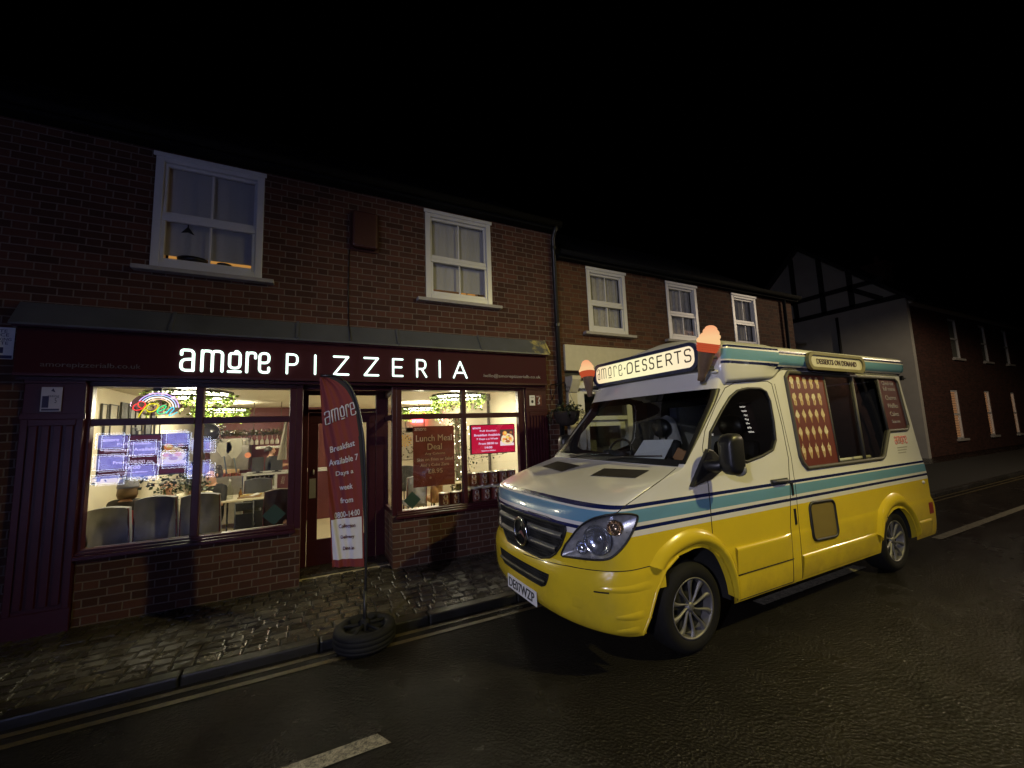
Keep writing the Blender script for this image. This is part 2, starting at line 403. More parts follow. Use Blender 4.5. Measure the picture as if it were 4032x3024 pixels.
mb = MB(); mb.box(-.21+.07, -.074, 0, .72, .64, 2.33); mb.box(.965, 1.018, 0, .09, .64, 2.33); mb.box(.965, 1.018, .62, .72, .64, 2.33); mb.box(.968, 1.015, .09, .62, 2.2, 2.33); mb.box(.968, 1.015, .09, .62, .64, .7); mb.box(.97, 1.013, .09, .62, 1.862, 1.932)
mb.box(-1.955, 2.925, .09, .2, 2.254, 2.42); mb.box(2.892, 2.925, -.004, .09, -.01, 2.33); mb.box(-1.997, -1.955, -.002, .09, .64, 2.33)
mb.build('entrance_frame', MAROON, shop, bevel=.004)
mb = MB(); mb.add([(.99,.09,.7),(.99,.62,.7),(.99,.62,1.862),(.99,.09,1.862)], [(0,1,2,3)]); mb.add([(.99,.09,1.932),(.99,.62,1.932),(.99,.62,2.2),(.99,.09,2.2)], [(0,1,2,3)]); mb.build('side_pane', GLASS, shop)
mb = MB(); mb.box(-.074, .965, -.1, .64, 2.44, 2.5); mb.build('porch_ceiling', MAROON, shop)
# door with transom lights
mb = MB(); Y0, Y1 = .62, .67
for a, b in ((-.074,-.012), (.848,.965)): mb.box(a, b, Y0-.01, Y1+.02, 0, 2.44)
for a, b in ((2.0,2.045), (2.235,2.318), (2.41,2.44)): mb.box(-.012, .848, Y0-.008, Y1+.01, a, b)
mb.build('door_frame', MAROON, shop, bevel=.004)
mb = MB(); wall(mb, -.008, .844, .02, 1.996, Y0, Y1-.005, [(.113,.72,.343,1.852)]); door = mb.build('door', MAROON, shop, bevel=.005)
mb = MB(); mb.add([(.113,.645,.343),(.72,.645,.343),(.72,.645,1.852),(.113,.645,1.852)], [(0,1,2,3)]); mb.build('pane', GLASS, door)
mb = MB(); mb.box(.015, .09, Y0-.006, Y0, .88, 1.13); mb.build('push_plate', plain('brushed_steel', (.45,.43,.42), .35, .6), door)
mb = MB(); mb.tube(rp([(.06,Y0,1.19),(.06,Y0-.05,1.19),(.06,Y0-.05,1.24),(.06,Y0,1.24)], .02), .009, 8); mb.build('handle', plain('brushed_steel', (.45,.43,.42), .35, .6), door)
mb = MB()
for c, d in ((2.045,2.235), (2.318,2.41)): mb.add([(-.012,.65,c),(.848,.65,c),(.848,.65,d),(-.012,.65,d)], [(0,1,2,3)])
mb.build('transom_pane', GLASS, shop)
mb = MB(); mb.box(-.07, .96, .235, .62, -.02, .028); mb.build('doorstep', stone('step_tile', (.035,.03,.026), (.05,.045,.04)), shop, bevel=.01)
# fascia, cornice, lead roof
mb = MB(); mb.box(-2.43, 3.27, -.12, .2, 2.36, 2.785); mb.build('fascia_board', MAROON2, shop)
mb = MB(); mb.box(-2.43, 3.27, -.145, -.0, 2.333, 2.36); mb.box(-2.43, 3.27, -.115, .09, 2.331, 2.333-.001+.0005); mb.box(-2.43, 3.27, -.085, -.003, 2.30, 2.33); mb.box(-2.45, 3.29, -.17, -.0, 2.785, 2.812)
mb.build('cornice', MAROON, shop, bevel=.006)
t = NT('lead_with_lichen'); p = t.pos(); sp = t.n('ShaderNodeSeparateXYZ'); t.l(p, sp.inputs[0])
mk = t.n('ShaderNodeMapRange'); mk.inputs[1].default_value = 2.35; mk.inputs[2].default_value = 3.2; t.l(sp.outputs[0], mk.inputs[0])
n1 = t.noise(p, 4, 5, .65); lich = t.ramp(t.math('MULTIPLY', n1, mk.outputs[0]), [(.42,0),(.52,1)])
t.bsdf(t.mix(lich, t.mix(t.noise(p, 3, 4), (.05,.055,.065), (.11,.115,.13)), (.42,.36,.13)), .45, 0, t.noise(p, 30, 4), .25, .01); LEAD2 = t.mat
mb = MB(); x = -2.46
while x < 3.28:
    x2 = min(x + 1.16, 3.3); mb.prism([(x,-.2,2.800),(x,-.2,2.818),(x,-.055,3.045),(x,.0,3.045),(x,.0,2.813),(x,-.17,2.813)], (x2-x-.004,0,0)); mb.prism([(x2-.02,-.2,2.818),(x2-.02,-.06,3.048),(x2-.02,-.055,3.062),(x2-.02,-.21,2.83)], (.03,0,0)); x = x2
mb.build('lead_canopy', LEAD2, shop)
# upper sash windows
LITROOM = glow('warm_lit_room', (1.0,.47,.11), .42); LITDIM = glow('dim_warm_room', (1.0,.5,.2), .09)
def sash_window(parent, x0, x1, z0, z1, gap, lit, Y=0.0, blind=BLIND, sill=True, s=.075):
    mb = MB(); zm = z0 + (z1-z0)*.465; o = .055
    mb.box(x0, x0+s, Y-.012, Y+.09, z0, z1); mb.box(x1-s, x1, Y-.012, Y+.09, z0, z1); mb.box(x0+s, x1-s, Y-.012, Y+.09, z1-s, z1); mb.box(x0+s, x1-s, Y-.012, Y+.09, z0, z0+s*1.1)
    mb.box(x0-.02, x1+.02, Y-.03, Y-.012, z1-.03, z1+.02)
    f = mb.build('window', UPVC, parent, bevel=.006)
    mb = MB(); a, b = x0+s, x1-s
    mb.box(a, b, Y+.012, Y+.05, zm, zm+o); mb.box(a, b, Y+.0, Y+.04, zm-o*.9, zm-.004)
    mb.box(a, a+.035, Y+.002, Y+.04, z0+s*1.1, zm-o); mb.box(b-.035, b, Y+.002, Y+.04, z0+s*1.1, zm-o); mb.box(a+.035, b-.035, Y+.002, Y+.04, z0+s*1.1, z0+s*1.1+.045)
    mb.box(a, a+.03, Y+.022, Y+.06, zm+o, z1-s); mb.box(b-.03, b, Y+.022, Y+.06, zm+o, z1-s); mb.box(a+.03, b-.03, Y+.022, Y+.06, z1-s-.035, z1-s)
    c = (a+b)/2; mb.box(c-.011, c+.011, Y+.03, Y+.045, zm+o, z1-s-.035); mb.box(c-.011, c+.011, Y+.01, Y+.03, z0+s*1.1+.045, zm-o)
    mb.build('sash', UPVC, f, bevel=.005)
    mb = MB(); mb.add([(a,Y+.05,zm),(b,Y+.05,zm),(b,Y+.05,z1-s),(a,Y+.05,z1-s)], [(0,1,2,3)]); mb.add([(a,Y+.031,z0+s),(b,Y+.031,z0+s),(b,Y+.031,zm),(a,Y+.031,zm)], [(0,1,2,3)]); mb.build('pane', GLASS, f)
    mb = MB(); zb = z0+s*1.1+.045+gap; nn = 26
    mb.grid(lambda u, v: (a+.014+(b-a-.02)*u, Y+.105+(.012*math.sin(u*nn)+.008*math.sin(u*61+1))*(1 if blind is NET else .15), zb+(z1-.03-zb)*v), 60, 4); mb.build('blind', blind, f)
    mb = MB(); mb.box(a-.05, b+.05, Y+.5, Y+.52, z0-.05, z1+.05); mb.build('room_behind', lit, f)
    mb = MB(); mb.box(x0-.06, x0+.0, Y+.09, Y+.5, z0-.1, z1+.1); mb.box(x1, x1+.06, Y+.09, Y+.5, z0-.1, z1+.1); mb.box(x0, x1, Y+.09, Y+.5, z0-.1, z0); mb.box(x0, x1, Y+.09, Y+.5, z1, z1+.1); mb.build('reveal', CREAMP, f)
    if sill:
        mb = MB(); mb.box(x0-.13, x1+.13, Y-.09, Y+.02, z0-.05, z0-.002); mb.build('window_sill', SILLM, f, bevel=.008)
    return f
wA = sash_window(shop, *W1, .07, LITROOM); wB = sash_window(shop, *W2, .065, LITDIM)
mb = MB()
for a, b in ((2.06,2.14), (2.165,2.29)): mb.box(a, b, .3, .31, 3.62, 3.80)
mb.build('lit_lamp_shade', glow('warm_lit_room', (1.0,.47,.11), .42), wB)
mb = MB(); mb.lathe([(.10,3.66),(.145,3.70),(.155,3.735),(.15,3.735),(.0,3.70)], (-1.22,.17,0), 18); mb.lathe([(.03,3.655),(.07,3.70),(.075,3.73)], (-.93,.17,0), 14); mb.build('bowl', BLACKP, wA)
mb = MB(); mb.tube([(-1.27,.09,4.19),(-1.27,.09,4.08)], .006, 6); mb.prism([(-1.27,.09,4.10),(-1.33,.09,4.02),(-1.27,.09,4.035),(-1.21,.09,4.01)], (0,.01,0)); mb.build('blind_pull', BLACKP, wA)
# interior shell of the dining room
mb = MB(); mb.box(-2.52, -2.45, .2, 7.5, 0, 2.42); mb.box(3.31, 3.378, .2, 7.5, 0, 2.42); mb.box(-2.52, 3.378, 7.5, 7.6, 0, 2.42); mb.box(-2.52, -2.02, .21, .30, 0, 2.42); mb.build('room_wall', CREAM, shop)
mb = MB(); mb.box(-2.52, 3.378, .2, 7.6, 2.42, 2.5); mb.build('room_ceiling', CEILM, shop)
mb = MB(); mb.box(-2.45, 3.31, .2, 7.5, -.04, 0.001); mb.build('room_floor', FLOORM, shop)

# ------------------------------------------------------------------ illuminated lettering on the fascia
LETTER = glow('white_lit_letter', (.74,1.0,.86), 2.3); LHALO = plain('letter_side', (.02,.03,.03), .4)
sign = empty('shop_sign', (0,-.12,2.41), 'illuminated white lettering spread along the maroon fascia above the shop windows', 'sign')
def stroke_letter(paths, x0, x1, z0=2.412, z1=2.643, r=.0140, name='letter'):
    mb = MB()
    for P, rr in paths:
        Q = [(x0 + (x1-x0)*p[0], -.142, z0 + (z1-z0)*p[1]) for p in P]
        mb.tube(rp(Q, rr), r, 10, 0, squash=((0,1,0), .75))
        for e in (Q[0], Q[-1]): mb.ball(e, r*.98, 6, 0, (1,.75,1))
    o = mb.build(name, LETTER, sign)
    return o
e = .13
A_ = [([(.1,.76),(.1,.97),(.9,.97),(.9,.03)], .045), ([(.9,.56),(.1,.53),(.1,.03),(.9,.04)], .05)]
M_ = [([(.06,.03),(.06,.97)], .01), ([(.06,.75),(.09,.97),(.5,.97),(.5,.03)], .05), ([(.5,.75),(.52,.97),(.94,.97),(.94,.03)], .05)]
O_ = [([(.5,.90),(.12,.90),(.12,.2),(.88,.2),(.88,.90),(.5,.90)], .045), ([(.06,.03),(.92,.03)], .01), ([(.5,.93),(.62,1.03),(.9,.86),(.55,1.0)], .02)]
R_ = [([(.1,.03),(.1,.97)], .01), ([(.1,.72),(.2,.97),(.92,.97),(.92,.72)], .04)]
E_ = [([(.12,.5),(.9,.5),(.9,.97),(.1,.97),(.1,.03),(.9,.03),(.9,.26)], .045)]
for P, a, b in ((A_,-1.225,-1.098), (M_,-1.048,-.846), (O_,-.808,-.682), (R_,-.642,-.545), (E_,-.524,-.412)): stroke_letter(P, a, b)
P_ = [([(.08,.02),(.08,.98)], .01), ([(.08,.98),(.95,.98),(.95,.46),(.08,.46)], .055)]
I_ = [([(.5,.02),(.5,.98)], .01)]; Z_ = [([(.02,.97),(.96,.97),(.04,.03),(.98,.03)], .002)]
EE = [([(.95,.97),(.08,.97),(.08,.03),(.95,.03)], .002), ([(.08,.52),(.85,.52)], .01)]
RR = [([(.08,.02),(.08,.98)], .01), ([(.08,.98),(.88,.98),(.88,.47),(.08,.47)], .055), ([(.5,.47),(.95,.02)], .01)]
AA = [([(.02,.02),(.5,.98),(.98,.02)], .003), ([(.2,.32),(.8,.32)], .01)]
for P, a, b in ((P_,-.252,-.132), (I_,.03,.07), (Z_,.25,.42), (Z_,.60,.772), (EE,.942,1.078), (RR,1.25,1.39), (I_,1.548,1.588), (AA,1.762,1.958)): stroke_letter(P, a, b, r=.0125)
LT = plain('faded_white_lettering', (.32,.30,.29), .6)
em = letters('shop_email', [('hello@amorepizzerialb.co.uk', FRONT(2.69,-.1215,2.455), .94, .062)], LT, None, bold=-.004); tag(em, 'thin white email address lettered on the maroon fascia beside the illuminated sign', 'lettering')
em = letters('shop_web_address', [('amorepizzerialb.co.uk', FRONT(-1.9,-.1215,2.44), .72, .062)], plain('dim_white_lettering', (.10,.09,.10), .6), None, bold=-.004); tag(em, 'faint web address lettered on the fascia above the lit open sign', 'lettering')

# ------------------------------------------------------------------ small things on the facade
ab = empty('alarm_box', (.60, -.005, 4.35), 'dark red box on the brick wall between the two sash windows', 'alarm box')
mb = MB(); mb.box(.43, .79, -.02, 0, 4.08, 4.62); mb.build('back_plate', plain('dark_red_plastic', (.05,.012,.01), .5), ab)
mb = MB(); mb.prism([(.45,-.02,4.1),(.77,-.02,4.1),(.77,-.02,4.6),(.45,-.02,4.6)], (0,-.09,0)); mb.build('cover', plain('dark_red_plastic', (.05,.012,.01), .5), ab, bevel=.03)
mb = MB(); mb.tube([(.425,-.012,4.08),(.42,-.012,3.5),(.428,-.012,3.06),(.43,-.06,3.05),(.435,-.215,2.83)], .006, 6); tag(mb.build('cable', BLACKP), 'thin black cable running down the brick from the dark red box', 'cable')
def notice(name, x0, x1, z0, z1, y, lines, label, cat, fr=None, ink=(.05,.05,.09)):
    o = empty(name, ((x0+x1)/2, y, z0), label, cat)
    mb = MB(); mb.box(x0, x1, y-.006, y, z0, z1); mb.build('sheet', fr or PAPER, o)
    tx = []
    for s, fx_, fz, w, h in lines: tx.append((s, FRONT(x0+(x1-x0)*fx_, y-.0065, z0+(z1-z0)*fz), (x1-x0)*w, h))
    if tx: letters('lettering', tx, plain('ink_%d' % int(ink[0]*100), ink, .6), o, depth=.001)
    return o
n_ = notice('wall_notice', -2.74, -2.495, 2.50, 2.80, -.001, [('POLITE', .5,.88,.6,.03), ('NOTICE', .5,.76,.7,.03), ('NO PARKING', .5,.62,.85,.028), ('PRIVATE', .5,.5,.7,.028)], 'white printed notice on the brick at the left edge of the photo', 'notice', ink=(.03,.03,.10))
mb = MB(); mb.box(-2.64, -2.56, -.0085, -.0072, 2.555, 2.61); mb.box(-2.735, -2.5, -.0085, -.0072, 2.505, 2.535); mb.build('emblem', plain('navy_ink', (.03,.03,.10), .6), n_)
n_ = notice('hygiene_sticker', -2.255, -2.115, 2.005, 2.235, -.0665, [('rating', .6,.62,.55,.03), ('5', .72,.45,.1,.05)], 'pale square sticker on the maroon pilaster left of the shop window', 'sticker', plain('pale_lilac_paper', (.42,.42,.55), .5))
mb = MB(); mb.box(-2.245, -2.20, -.0745, -.0727, 2.04, 2.15); mb.box(-2.245, -2.125, -.0745, -.0727, 2.012, 2.03); mb.prism([(-2.19,-.0727,2.2),(-2.16,-.0727,2.185),(-2.175,-.0727,2.225)], (0,-.0018,0)); mb.build('emblem', plain('navy_ink', (.03,.03,.10), .6), n_)
n_ = notice('white_sticker', 2.99, 3.085, 2.03, 2.185, -.0505, [('SHOP', .5,.8,.6,.018)], 'small white sticker with dark emblem on the right pilaster', 'sticker'); mb = MB(); mb.ball((3.037,-.057,2.09), .022, 8, 0, (1,.12,1.1)); mb.build('emblem', plain('dark_ink', (.02,.02,.02), .6), n_)
n_ = notice('red_sticker', 3.10, 3.20, 2.03, 2.19, -.0505, [('NO', .4,.85,.5,.02)], 'small red sticker with white figure beside a white sticker', 'sticker', plain('red_sticker_vinyl', (.09,.012,.012), .5), (.6,.6,.6)); mb = MB(); mb.tube(rp([(3.17,-.058,2.15),(3.14,-.058,2.1),(3.165,-.058,2.06),(3.13,-.058,2.05)], .02), .009, 6); mb.build('emblem', plain('white_ink', (.6,.6,.58), .6), n_)
# hanging basket
hb = empty('hanging_basket', (3.5, -.28, 1.7), 'dark hanging basket of trailing plants on a bracket beside the downpipe', 'hanging basket')
mb = MB(); mb.lathe([(.02,1.70),(.10,1.715),(.16,1.77),(.195,1.86),(.205,1.92),(.19,1.92)], (3.5,-.28,0), 18); mb.build('bowl', plain('coco_liner', (.03,.022,.016), .9, var=.4, bump=.5), hb)
mb = MB(); mb.tube([(3.42,-.005,2.36),(3.48,-.28,2.36),(3.5,-.30,2.34)], .008, 6); mb.tube([(3.42,-.005,2.12),(3.46,-.16,2.355)], .007, 6); mb.build('bracket', BLACKM, hb)
mb = MB()
for k in range(3):
    a = k*2.1; mb.tube([(3.5+.2*math.cos(a),-.28+.2*math.sin(a),1.92),(3.5,-.29,2.34)], .003, 4)
mb.build('chain', BLACKM, hb)
def leaf(mb, c, s, rr, mi=0):
    d = Vector((rr.uniform(-1,1), rr.uniform(-1,1), rr.uniform(-1,.6))).normalized(); w = d.orthogonal().normalized(); w.rotate(Matrix.Rotation(rr.uniform(0,6.28), 3, d)); n = d.cross(w); c = Vector(c)
    mb.add([c, c+d*s*.45+w*s*.38+n*s*.06, c+d*s, c+d*s*.45-w*s*.38+n*s*.06], [(0,1,2,3)], mi)
LEAFD = plain('dark_leaf', (.028,.036,.016), .5, var=.4)
mb = MB(); rr = random.Random(3)
for k in range(330):
    a = rr.uniform(0,6.28); q = rr.random()**.5*.21; leaf(mb, (3.5+q*math.cos(a), -.28+q*math.sin(a), 1.9+rr.random()**1.6*.2*(1.1-q*3)), rr.uniform(.03,.06), rr)
for k in range(14):
    a = rr.uniform(0,6.28); x, y_ = 3.5+.2*math.cos(a), -.28+.2*math.sin(a); L = rr.uniform(.1,.28); mb.tube([(x,y_,1.92),(x+.06*math.cos(a),y_+.06*math.sin(a),1.93),(x+.09*math.cos(a),y_+.09*math.sin(a),1.92-L)], .003, 4)
    for j in range(6): leaf(mb, (x+.085*math.cos(a), y_+.085*math.sin(a), 1.92-L*j/6), .04, rr)
mb.build('foliage', LEAFD, hb)
# ================================================================== inside the dining room and its windows
rr = random.Random(21)
# ---- pendant lamps: leafy hoops round a lit ring
LEAFL = plain('bright_artificial_leaf', (.22,.33,.05), .5, var=.35, scale=30); RING = glow('lamp_ring', (1.0,.95,.70), 8.0)
def pendant(x, y, z, label):
    o = empty('pendant_lamp', (x, y, z), label, 'pendant lamp', 'leafy pendant lamps in the dining room')
    mb = MB(); mb.tube([(x+.44*math.cos(a), y+.44*math.sin(a), z+.10) for a in np.linspace(0, 6.283, 28)[:-1]], .02, 8, 0, closed=True); mb.tube([(x+.44*math.cos(a), y+.44*math.sin(a), z+.03) for a in np.linspace(0, 6.283, 28)[:-1]], .012, 8, 0, closed=True)
    for k in range(3): mb.tube([(x+.44*math.cos(k*2.1), y+.44*math.sin(k*2.1), z+.1), (x, y, 2.42)], .004, 4)
    mb.build('hoop', plain('dark_bronze', (.03,.025,.02), .5, .5), o)
    mb = MB(); mb.lathe([(.36,z+.045),(.40,z+.045),(.40,z+.09),(.36,z+.09),(.36,z+.045)], (x,y,0), 28); mb.build('lit_ring', RING, o)
    mb = MB()
    for k in range(620):
        a = rr.uniform(0,6.283); q = .42 + rr.gauss(0,.035); h = z + .10 - abs(rr.gauss(0,.085)); leaf(mb, (x+q*math.cos(a), y+q*math.sin(a), h), rr.uniform(.035,.06), rr)
    for k in range(26):
        a = rr.uniform(0,6.283); L = rr.uniform(.08,.3)
        for j in range(int(L*45)): leaf(mb, (x+.42*math.cos(a)+rr.gauss(0,.015), y+.42*math.sin(a)+rr.gauss(0,.015), z+.03-L*rr.random()), .04, rr)
    mb.build('foliage', LEAFL, o)
    l = bpy.data.lights.new('lamp_light', 'POINT'); l.energy = ROOM_W; l.color = (1.0,.92,.68); l.shadow_soft_size = .12
    p = bpy.data.objects.new('lamp_light', l); p.location = (0, 0, -.06); COL.objects.link(p); p.parent = o
    return o
pendant(-1.36, 1.0, 2.19, 'leafy pendant lamp hanging just behind the lit open sign')
pendant(-1.55, 4.3, 2.19, 'leafy pendant lamp over the bar end, second in the left window')
pendant(2.28, 1.15, 2.19, 'large leafy pendant lamp at the top centre of the right window')
pendant(2.45, 4.5, 2.19, 'smaller looking leafy pendant lamp deeper behind the lunch poster')
# ---- neon style open sign
op_ = empty('open_sign', (-1.46, .12, 1.93), 'rainbow neon open sign hanging in the upper left shop window', 'neon sign')
OX = lambda x: -1.655 + (x-920)/825*.40; OZ = lambda y: 2.212 - (y-190)/460*.278
mb = MB(); mb.prism([(OX(1320)+.215*math.cos(t), .135, OZ(420)+(.145 if math.sin(t) > 0 else .11)*math.sin(t)) for t in np.linspace(0, 6.283, 40)[:-1]], (0,.008,0)); mb.build('backing', glass('tinted_acrylic', (.55,.45,.6), 1.2), op_)
mb = MB(); mb.tube([(OX(1320),.13,OZ(185)),(OX(1320),.13,2.254)], .004, 6); mb.box(OX(1250), OX(1400), .115, .15, 2.225, 2.254); mb.build('hanger', BLACKP, op_)
def neon(name, pts, col, e, r=.0046):
    mb = MB(); P = [(OX(x), .122, OZ(y)) for x, y in pts]; Q = []
    for i in range(len(P)-1):                                    # Catmull-Rom through the points
        p0, p1, p2, p3 = (Vector(P[max(i-1,0)]), Vector(P[i]), Vector(P[i+1]), Vector(P[min(i+2,len(P)-1)]))
        for k in range(6):
            t = k/6; Q.append(.5*((2*p1)+(p2-p0)*t+(2*p0-5*p1+4*p2-p3)*t*t+(3*p1-p0-3*p2+p3)*t**3))
    Q.append(Vector(P[-1])); mb.tube(Q, r, 8); return mb.build(name, glow('neon_'+name.split('_')[0]+'_%d' % int(col[1]*99), col, e), op_)
neon('red_tube', [(985,395),(940,430),(932,480),(980,505),(1050,495),(1110,450),(1130,400),(1095,360),(1040,355),(1005,390),(1020,440),(1075,475)], (1.0,.06,.06), 1.6)
neon('yellow_tube', [(1030,625),(1060,560),(1150,440),(1230,395),(1310,400),(1345,430),(1320,490),(1260,530),(1190,530),(1155,490)], (.95,.85,.02), 1.3)
neon('green_tube', [(1330,530),(1410,510),(1475,470),(1480,435),(1430,430),(1370,470),(1340,530),(1370,570),(1440,570),(1500,530)], (.05,1.0,.40), 1.2)
neon('cyan_tube', [(1490,570),(1545,500),(1600,455),(1625,490),(1565,565),(1548,605),(1590,605),(1690,545)], (.03,.75,1.0), 1.4)
arc = lambda rx, ry, a0, a1: [(1345+rx*math.cos(rad(a)), 470-ry*math.sin(rad(a))) for a in np.linspace(a0, a1, 12)]
neon('violet_tube', arc(365,262,152,2), (.65,.45,1.0), 1.7); neon('blue_tube', arc(318,228,148,2), (.5,.62,1.0), 1.7); neon('orange_tube', arc(272,192,146,4), (1.0,.85,.72), 2.2); neon('white_tube', arc(228,158,140,6), (1.0,.66,.40), 1.5)
# ---- breakfast screens
def food_plate(mb, mp):
    """a fried breakfast on a round plate, flat layers each half a millimetre proud; materials 0 dark, 1 plate, 2 orange, 3 brown, 4 yellow, 5 pale"""
    def disc(cx, cz, rx, rz, d, mi): mb.add([mp(cx+rx*math.cos(t), cz+rz*math.sin(t), d) for t in np.linspace(0,6.283,22)[:-1]], [list(range(21))], mi)
    mb.add([mp(-.5,-.5,0),mp(.5,-.5,0),mp(.5,.5,0),mp(-.5,.5,0)], [(0,1,2,3)], 0)
    mb.add([mp(-.5,-.5,.0005),mp(.5,-.5,.0005),mp(.5,-.35,.0005),mp(-.5,-.2,.0005)], [(0,1,2,3)], 5)
    disc(.03,-.1,.46,.34,.001,1); disc(-.15,.25,.16,.15,.0015,2); disc(-.12,.28,.09,.09,.002,4); disc(.3,.3,.1,.08,.0015,3)
    for cx, cz, rx, rz, mi in ((-.2,-.1,.14,.07,2),(.05,-.25,.17,.08,3),(.22,-.08,.13,.1,2),(.02,.02,.11,.09,4),(-.05,-.12,.08,.06,3),(.3,-.2,.08,.06,4),(.12,.08,.1,.05,3),(-.28,-.22,.08,.05,4)): disc(cx, cz, rx, rz, .002+rr.random()*.0004, mi)
def screen(x0, x1, z0, z1, y, bg, tx, k, label):
    o = empty('menu_screen', ((x0+x1)/2, y, z0), label, 'screen')
    mb = MB(); mb.box(x0-.012, x1+.012, y+.001, y+.04, z0-.012, z1+.012); mb.build('casing', BLACKP, o)
    mb = MB(); mb.add([(x0,y,z0),(x1,y,z0),(x1,y,z1),(x0,y,z1)], [(0,1,2,3)]); mb.build('display', bg, o)
    W, H = x1-x0, z1-z0; P = lambda u, v: FRONT(x0+W*u, y-.0015, z0+H*v)
    letters('lettering', [('amore', P(.12,.90), None, H*.06), ('Full English', P(.38,.79), W*.38, H*.075), ('Breakfast Available', P(.36,.65), W*.60, H*.08), ('7 Days a a Week', P(.36,.50), W*.50, H*.08), ('From 08:00 to', P(.38,.345), W*.44, H*.08), ('14:00', P(.38,.20), W*.17, H*.08), ('Opening at 08:00am', P(.38,.08), W*.33, H*.05)], tx, o, bold=.018, depth=.001)
    mb = MB(); cx, cz = x0+W*.82, z0+H*.53; s = W*.33
    food_plate(mb, lambda u, v, d: Vector((cx+u*s, y-.0012-d, cz+v*s*1.05)))
    mb.build('food_picture', [glow(n+'_%d' % int(k*100), c, k) for n, c in (('pic_dark', (.10,.05,.04)), ('pic_plate', (1.0,.80,.50)), ('pic_orange', (1.0,.33,.07)), ('pic_brown', (.45,.14,.05)), ('pic_yellow', (1.0,.70,.15)), ('pic_pale', (.9,.72,.75)))], o)
screen(2.115, 2.813, 1.346, 1.755, .155, glow('screen_red', (.52,.010,.045), 1.0), glow('screen_text', (.85,.68,.95), 1.0), 1.0, 'bright red breakfast menu screen in the right shop window')
screen(-1.90, -1.185, 1.346, 1.758, .155, glow('screen_maroon', (.060,.010,.022), 1.0), glow('screen_text_dim', (.55,.45,.62), 1.0), .55, 'dim maroon breakfast menu screen in the left shop window behind reflections')
# ---- lunch poster and green stickers
t = NT('translucent_red_poster'); d1 = t.n('ShaderNodeBsdfDiffuse'); d2 = t.n('ShaderNodeBsdfTranslucent'); mx = t.n('ShaderNodeMixShader'); mx.inputs[0].default_value = .5
for d in (d1, d2): t.l(t.mix(t.noise(t.obj(), 3, 3), (.065,.018,.014), (.10,.028,.020)), d.inputs[0])
t.l(d1.outputs[0], mx.inputs[1]); t.l(d2.outputs[0], mx.inputs[2]); t.l(mx.outputs[0], t.out.inputs[0]); POST = t.mat
lp = empty('lunch_poster', (1.54, .09, .96), 'dark red lunch meal deal poster hanging in the right shop window', 'poster')
mb = MB(); mb.grid(lambda u, v: (1.252+.575*u, .088+.006*math.sin(u*4+v*3), .955+.81*v), 10, 12); mb.build('sheet', POST, lp)
P = lambda u, v: FRONT(1.252+.575*u, .078, .955+.81*v)
letters('lettering', [('amore', P(.17,.95), .16, .04), ('Lunch Meal', P(.5,.80), .50, .085), ('Deal', P(.51,.655), .2, .085), ('Any Calzone', P(.52,.535), .28, .038), ('Skin on Fries or Salad', P(.52,.445), .50, .04), ('And a Coke Zero', P(.51,.355), .40, .04), ('£8.95', P(.52,.25), .20, .06), ('®', P(.4,.14), .03, .03)], plain('poster_ink', (.55,.5,.42), .6), lp, bold=.0)
for x, z, h in ((-.34, .815, .118), (1.222, .808, .112)):
    mb = MB(); mb.prism([(x-h*1.0,.03,z),(x,.03,z-h),(x+h*1.0,.03,z),(x,.03,z+h)], (0,.003,0))
    o = mb.build('diamond_sticker', plain('green_vinyl', (.022,.055,.038), .5, var=.1), None)
    tag(o, 'green diamond sticker low in the corner of the %s shop window' % ('left' if x < 0 else 'right'), 'sticker', 'green diamond window stickers')
# ---- window boards and tins
mb = MB(); mb.box(-1.95, -.21, .091, .36, .60, .64); tag(mb.build('window_board', WHITEP, bevel=.004), 'white window board below the left shop window', 'window board')
mb = MB(); mb.box(1.05, 2.85, .091, .40, .60, .64); tag(mb.build('window_board', WHITEP, bevel=.004), 'white window board carrying the red tins', 'window board')
mb = MB(); mb.box(2.06, 2.82, .10, .40, .645, .66); mb.box(2.06, 2.82, .10, .40, .865, .88)
tag(mb.build('tin_shelf', WHITEP), 'low white shelf between the two rows of red tins', 'shelf')
TINM = plain('tin_metal', (.5,.48,.42), .3, .9); TINL = plain('tin_label_red', (.13,.022,.016), .45, var=.2); TINO = plain('tin_label_oval', (.5,.32,.2), .5, var=.2); TINH = plain('tin_label_white', (.55,.55,.48), .5, var=.1)
def tin(x, y, z, label):
    o = empty('food_tin', (x, y, z), label, 'tin', 'large red food tins in the right window'); r, h = .078, .195
    mb = MB(); mb.lathe([(.0,z),(r,z),(r+.002,z+.006),(r-.001,z+.012),(r-.001,z+h-.012),(r+.002,z+h-.006),(r,z+h),(r-.006,z+h-.002),(r-.008,z+h-.008),(0,z+h-.008)], (x,y,0), 22); mb.build('can', TINM, o)
    mb = MB(); mb.lathe([(r+.0008,z+.014),(r+.0008,z+h-.014)], (x,y,0), 22); mb.build('label', TINL, o)
    mb = MB(); cy = lambda u, v, d: Vector((x+(r+.0012+d)*math.sin(u/r), y-(r+.0012+d)*math.cos(u/r), z+v))
    def blob(cu, cv, ru, rv, d, mi): mb.add([cy(cu+ru*math.cos(t), cv+rv*math.sin(t), d) for t in np.linspace(0,6.283,19)[:-1]], [list(range(18))], mi)
    blob(0,.085,.040,.045,.0004,0); blob(0,.143,.033,.030,.0008,1); blob(0,.118,.018,.022,.0012,0); blob(0,.06,.036,.018,.0012,1); blob(0,.06,.022,.009,.0016,2)
    mb.build('picture', [TINO, TINH, TINL], o); return o
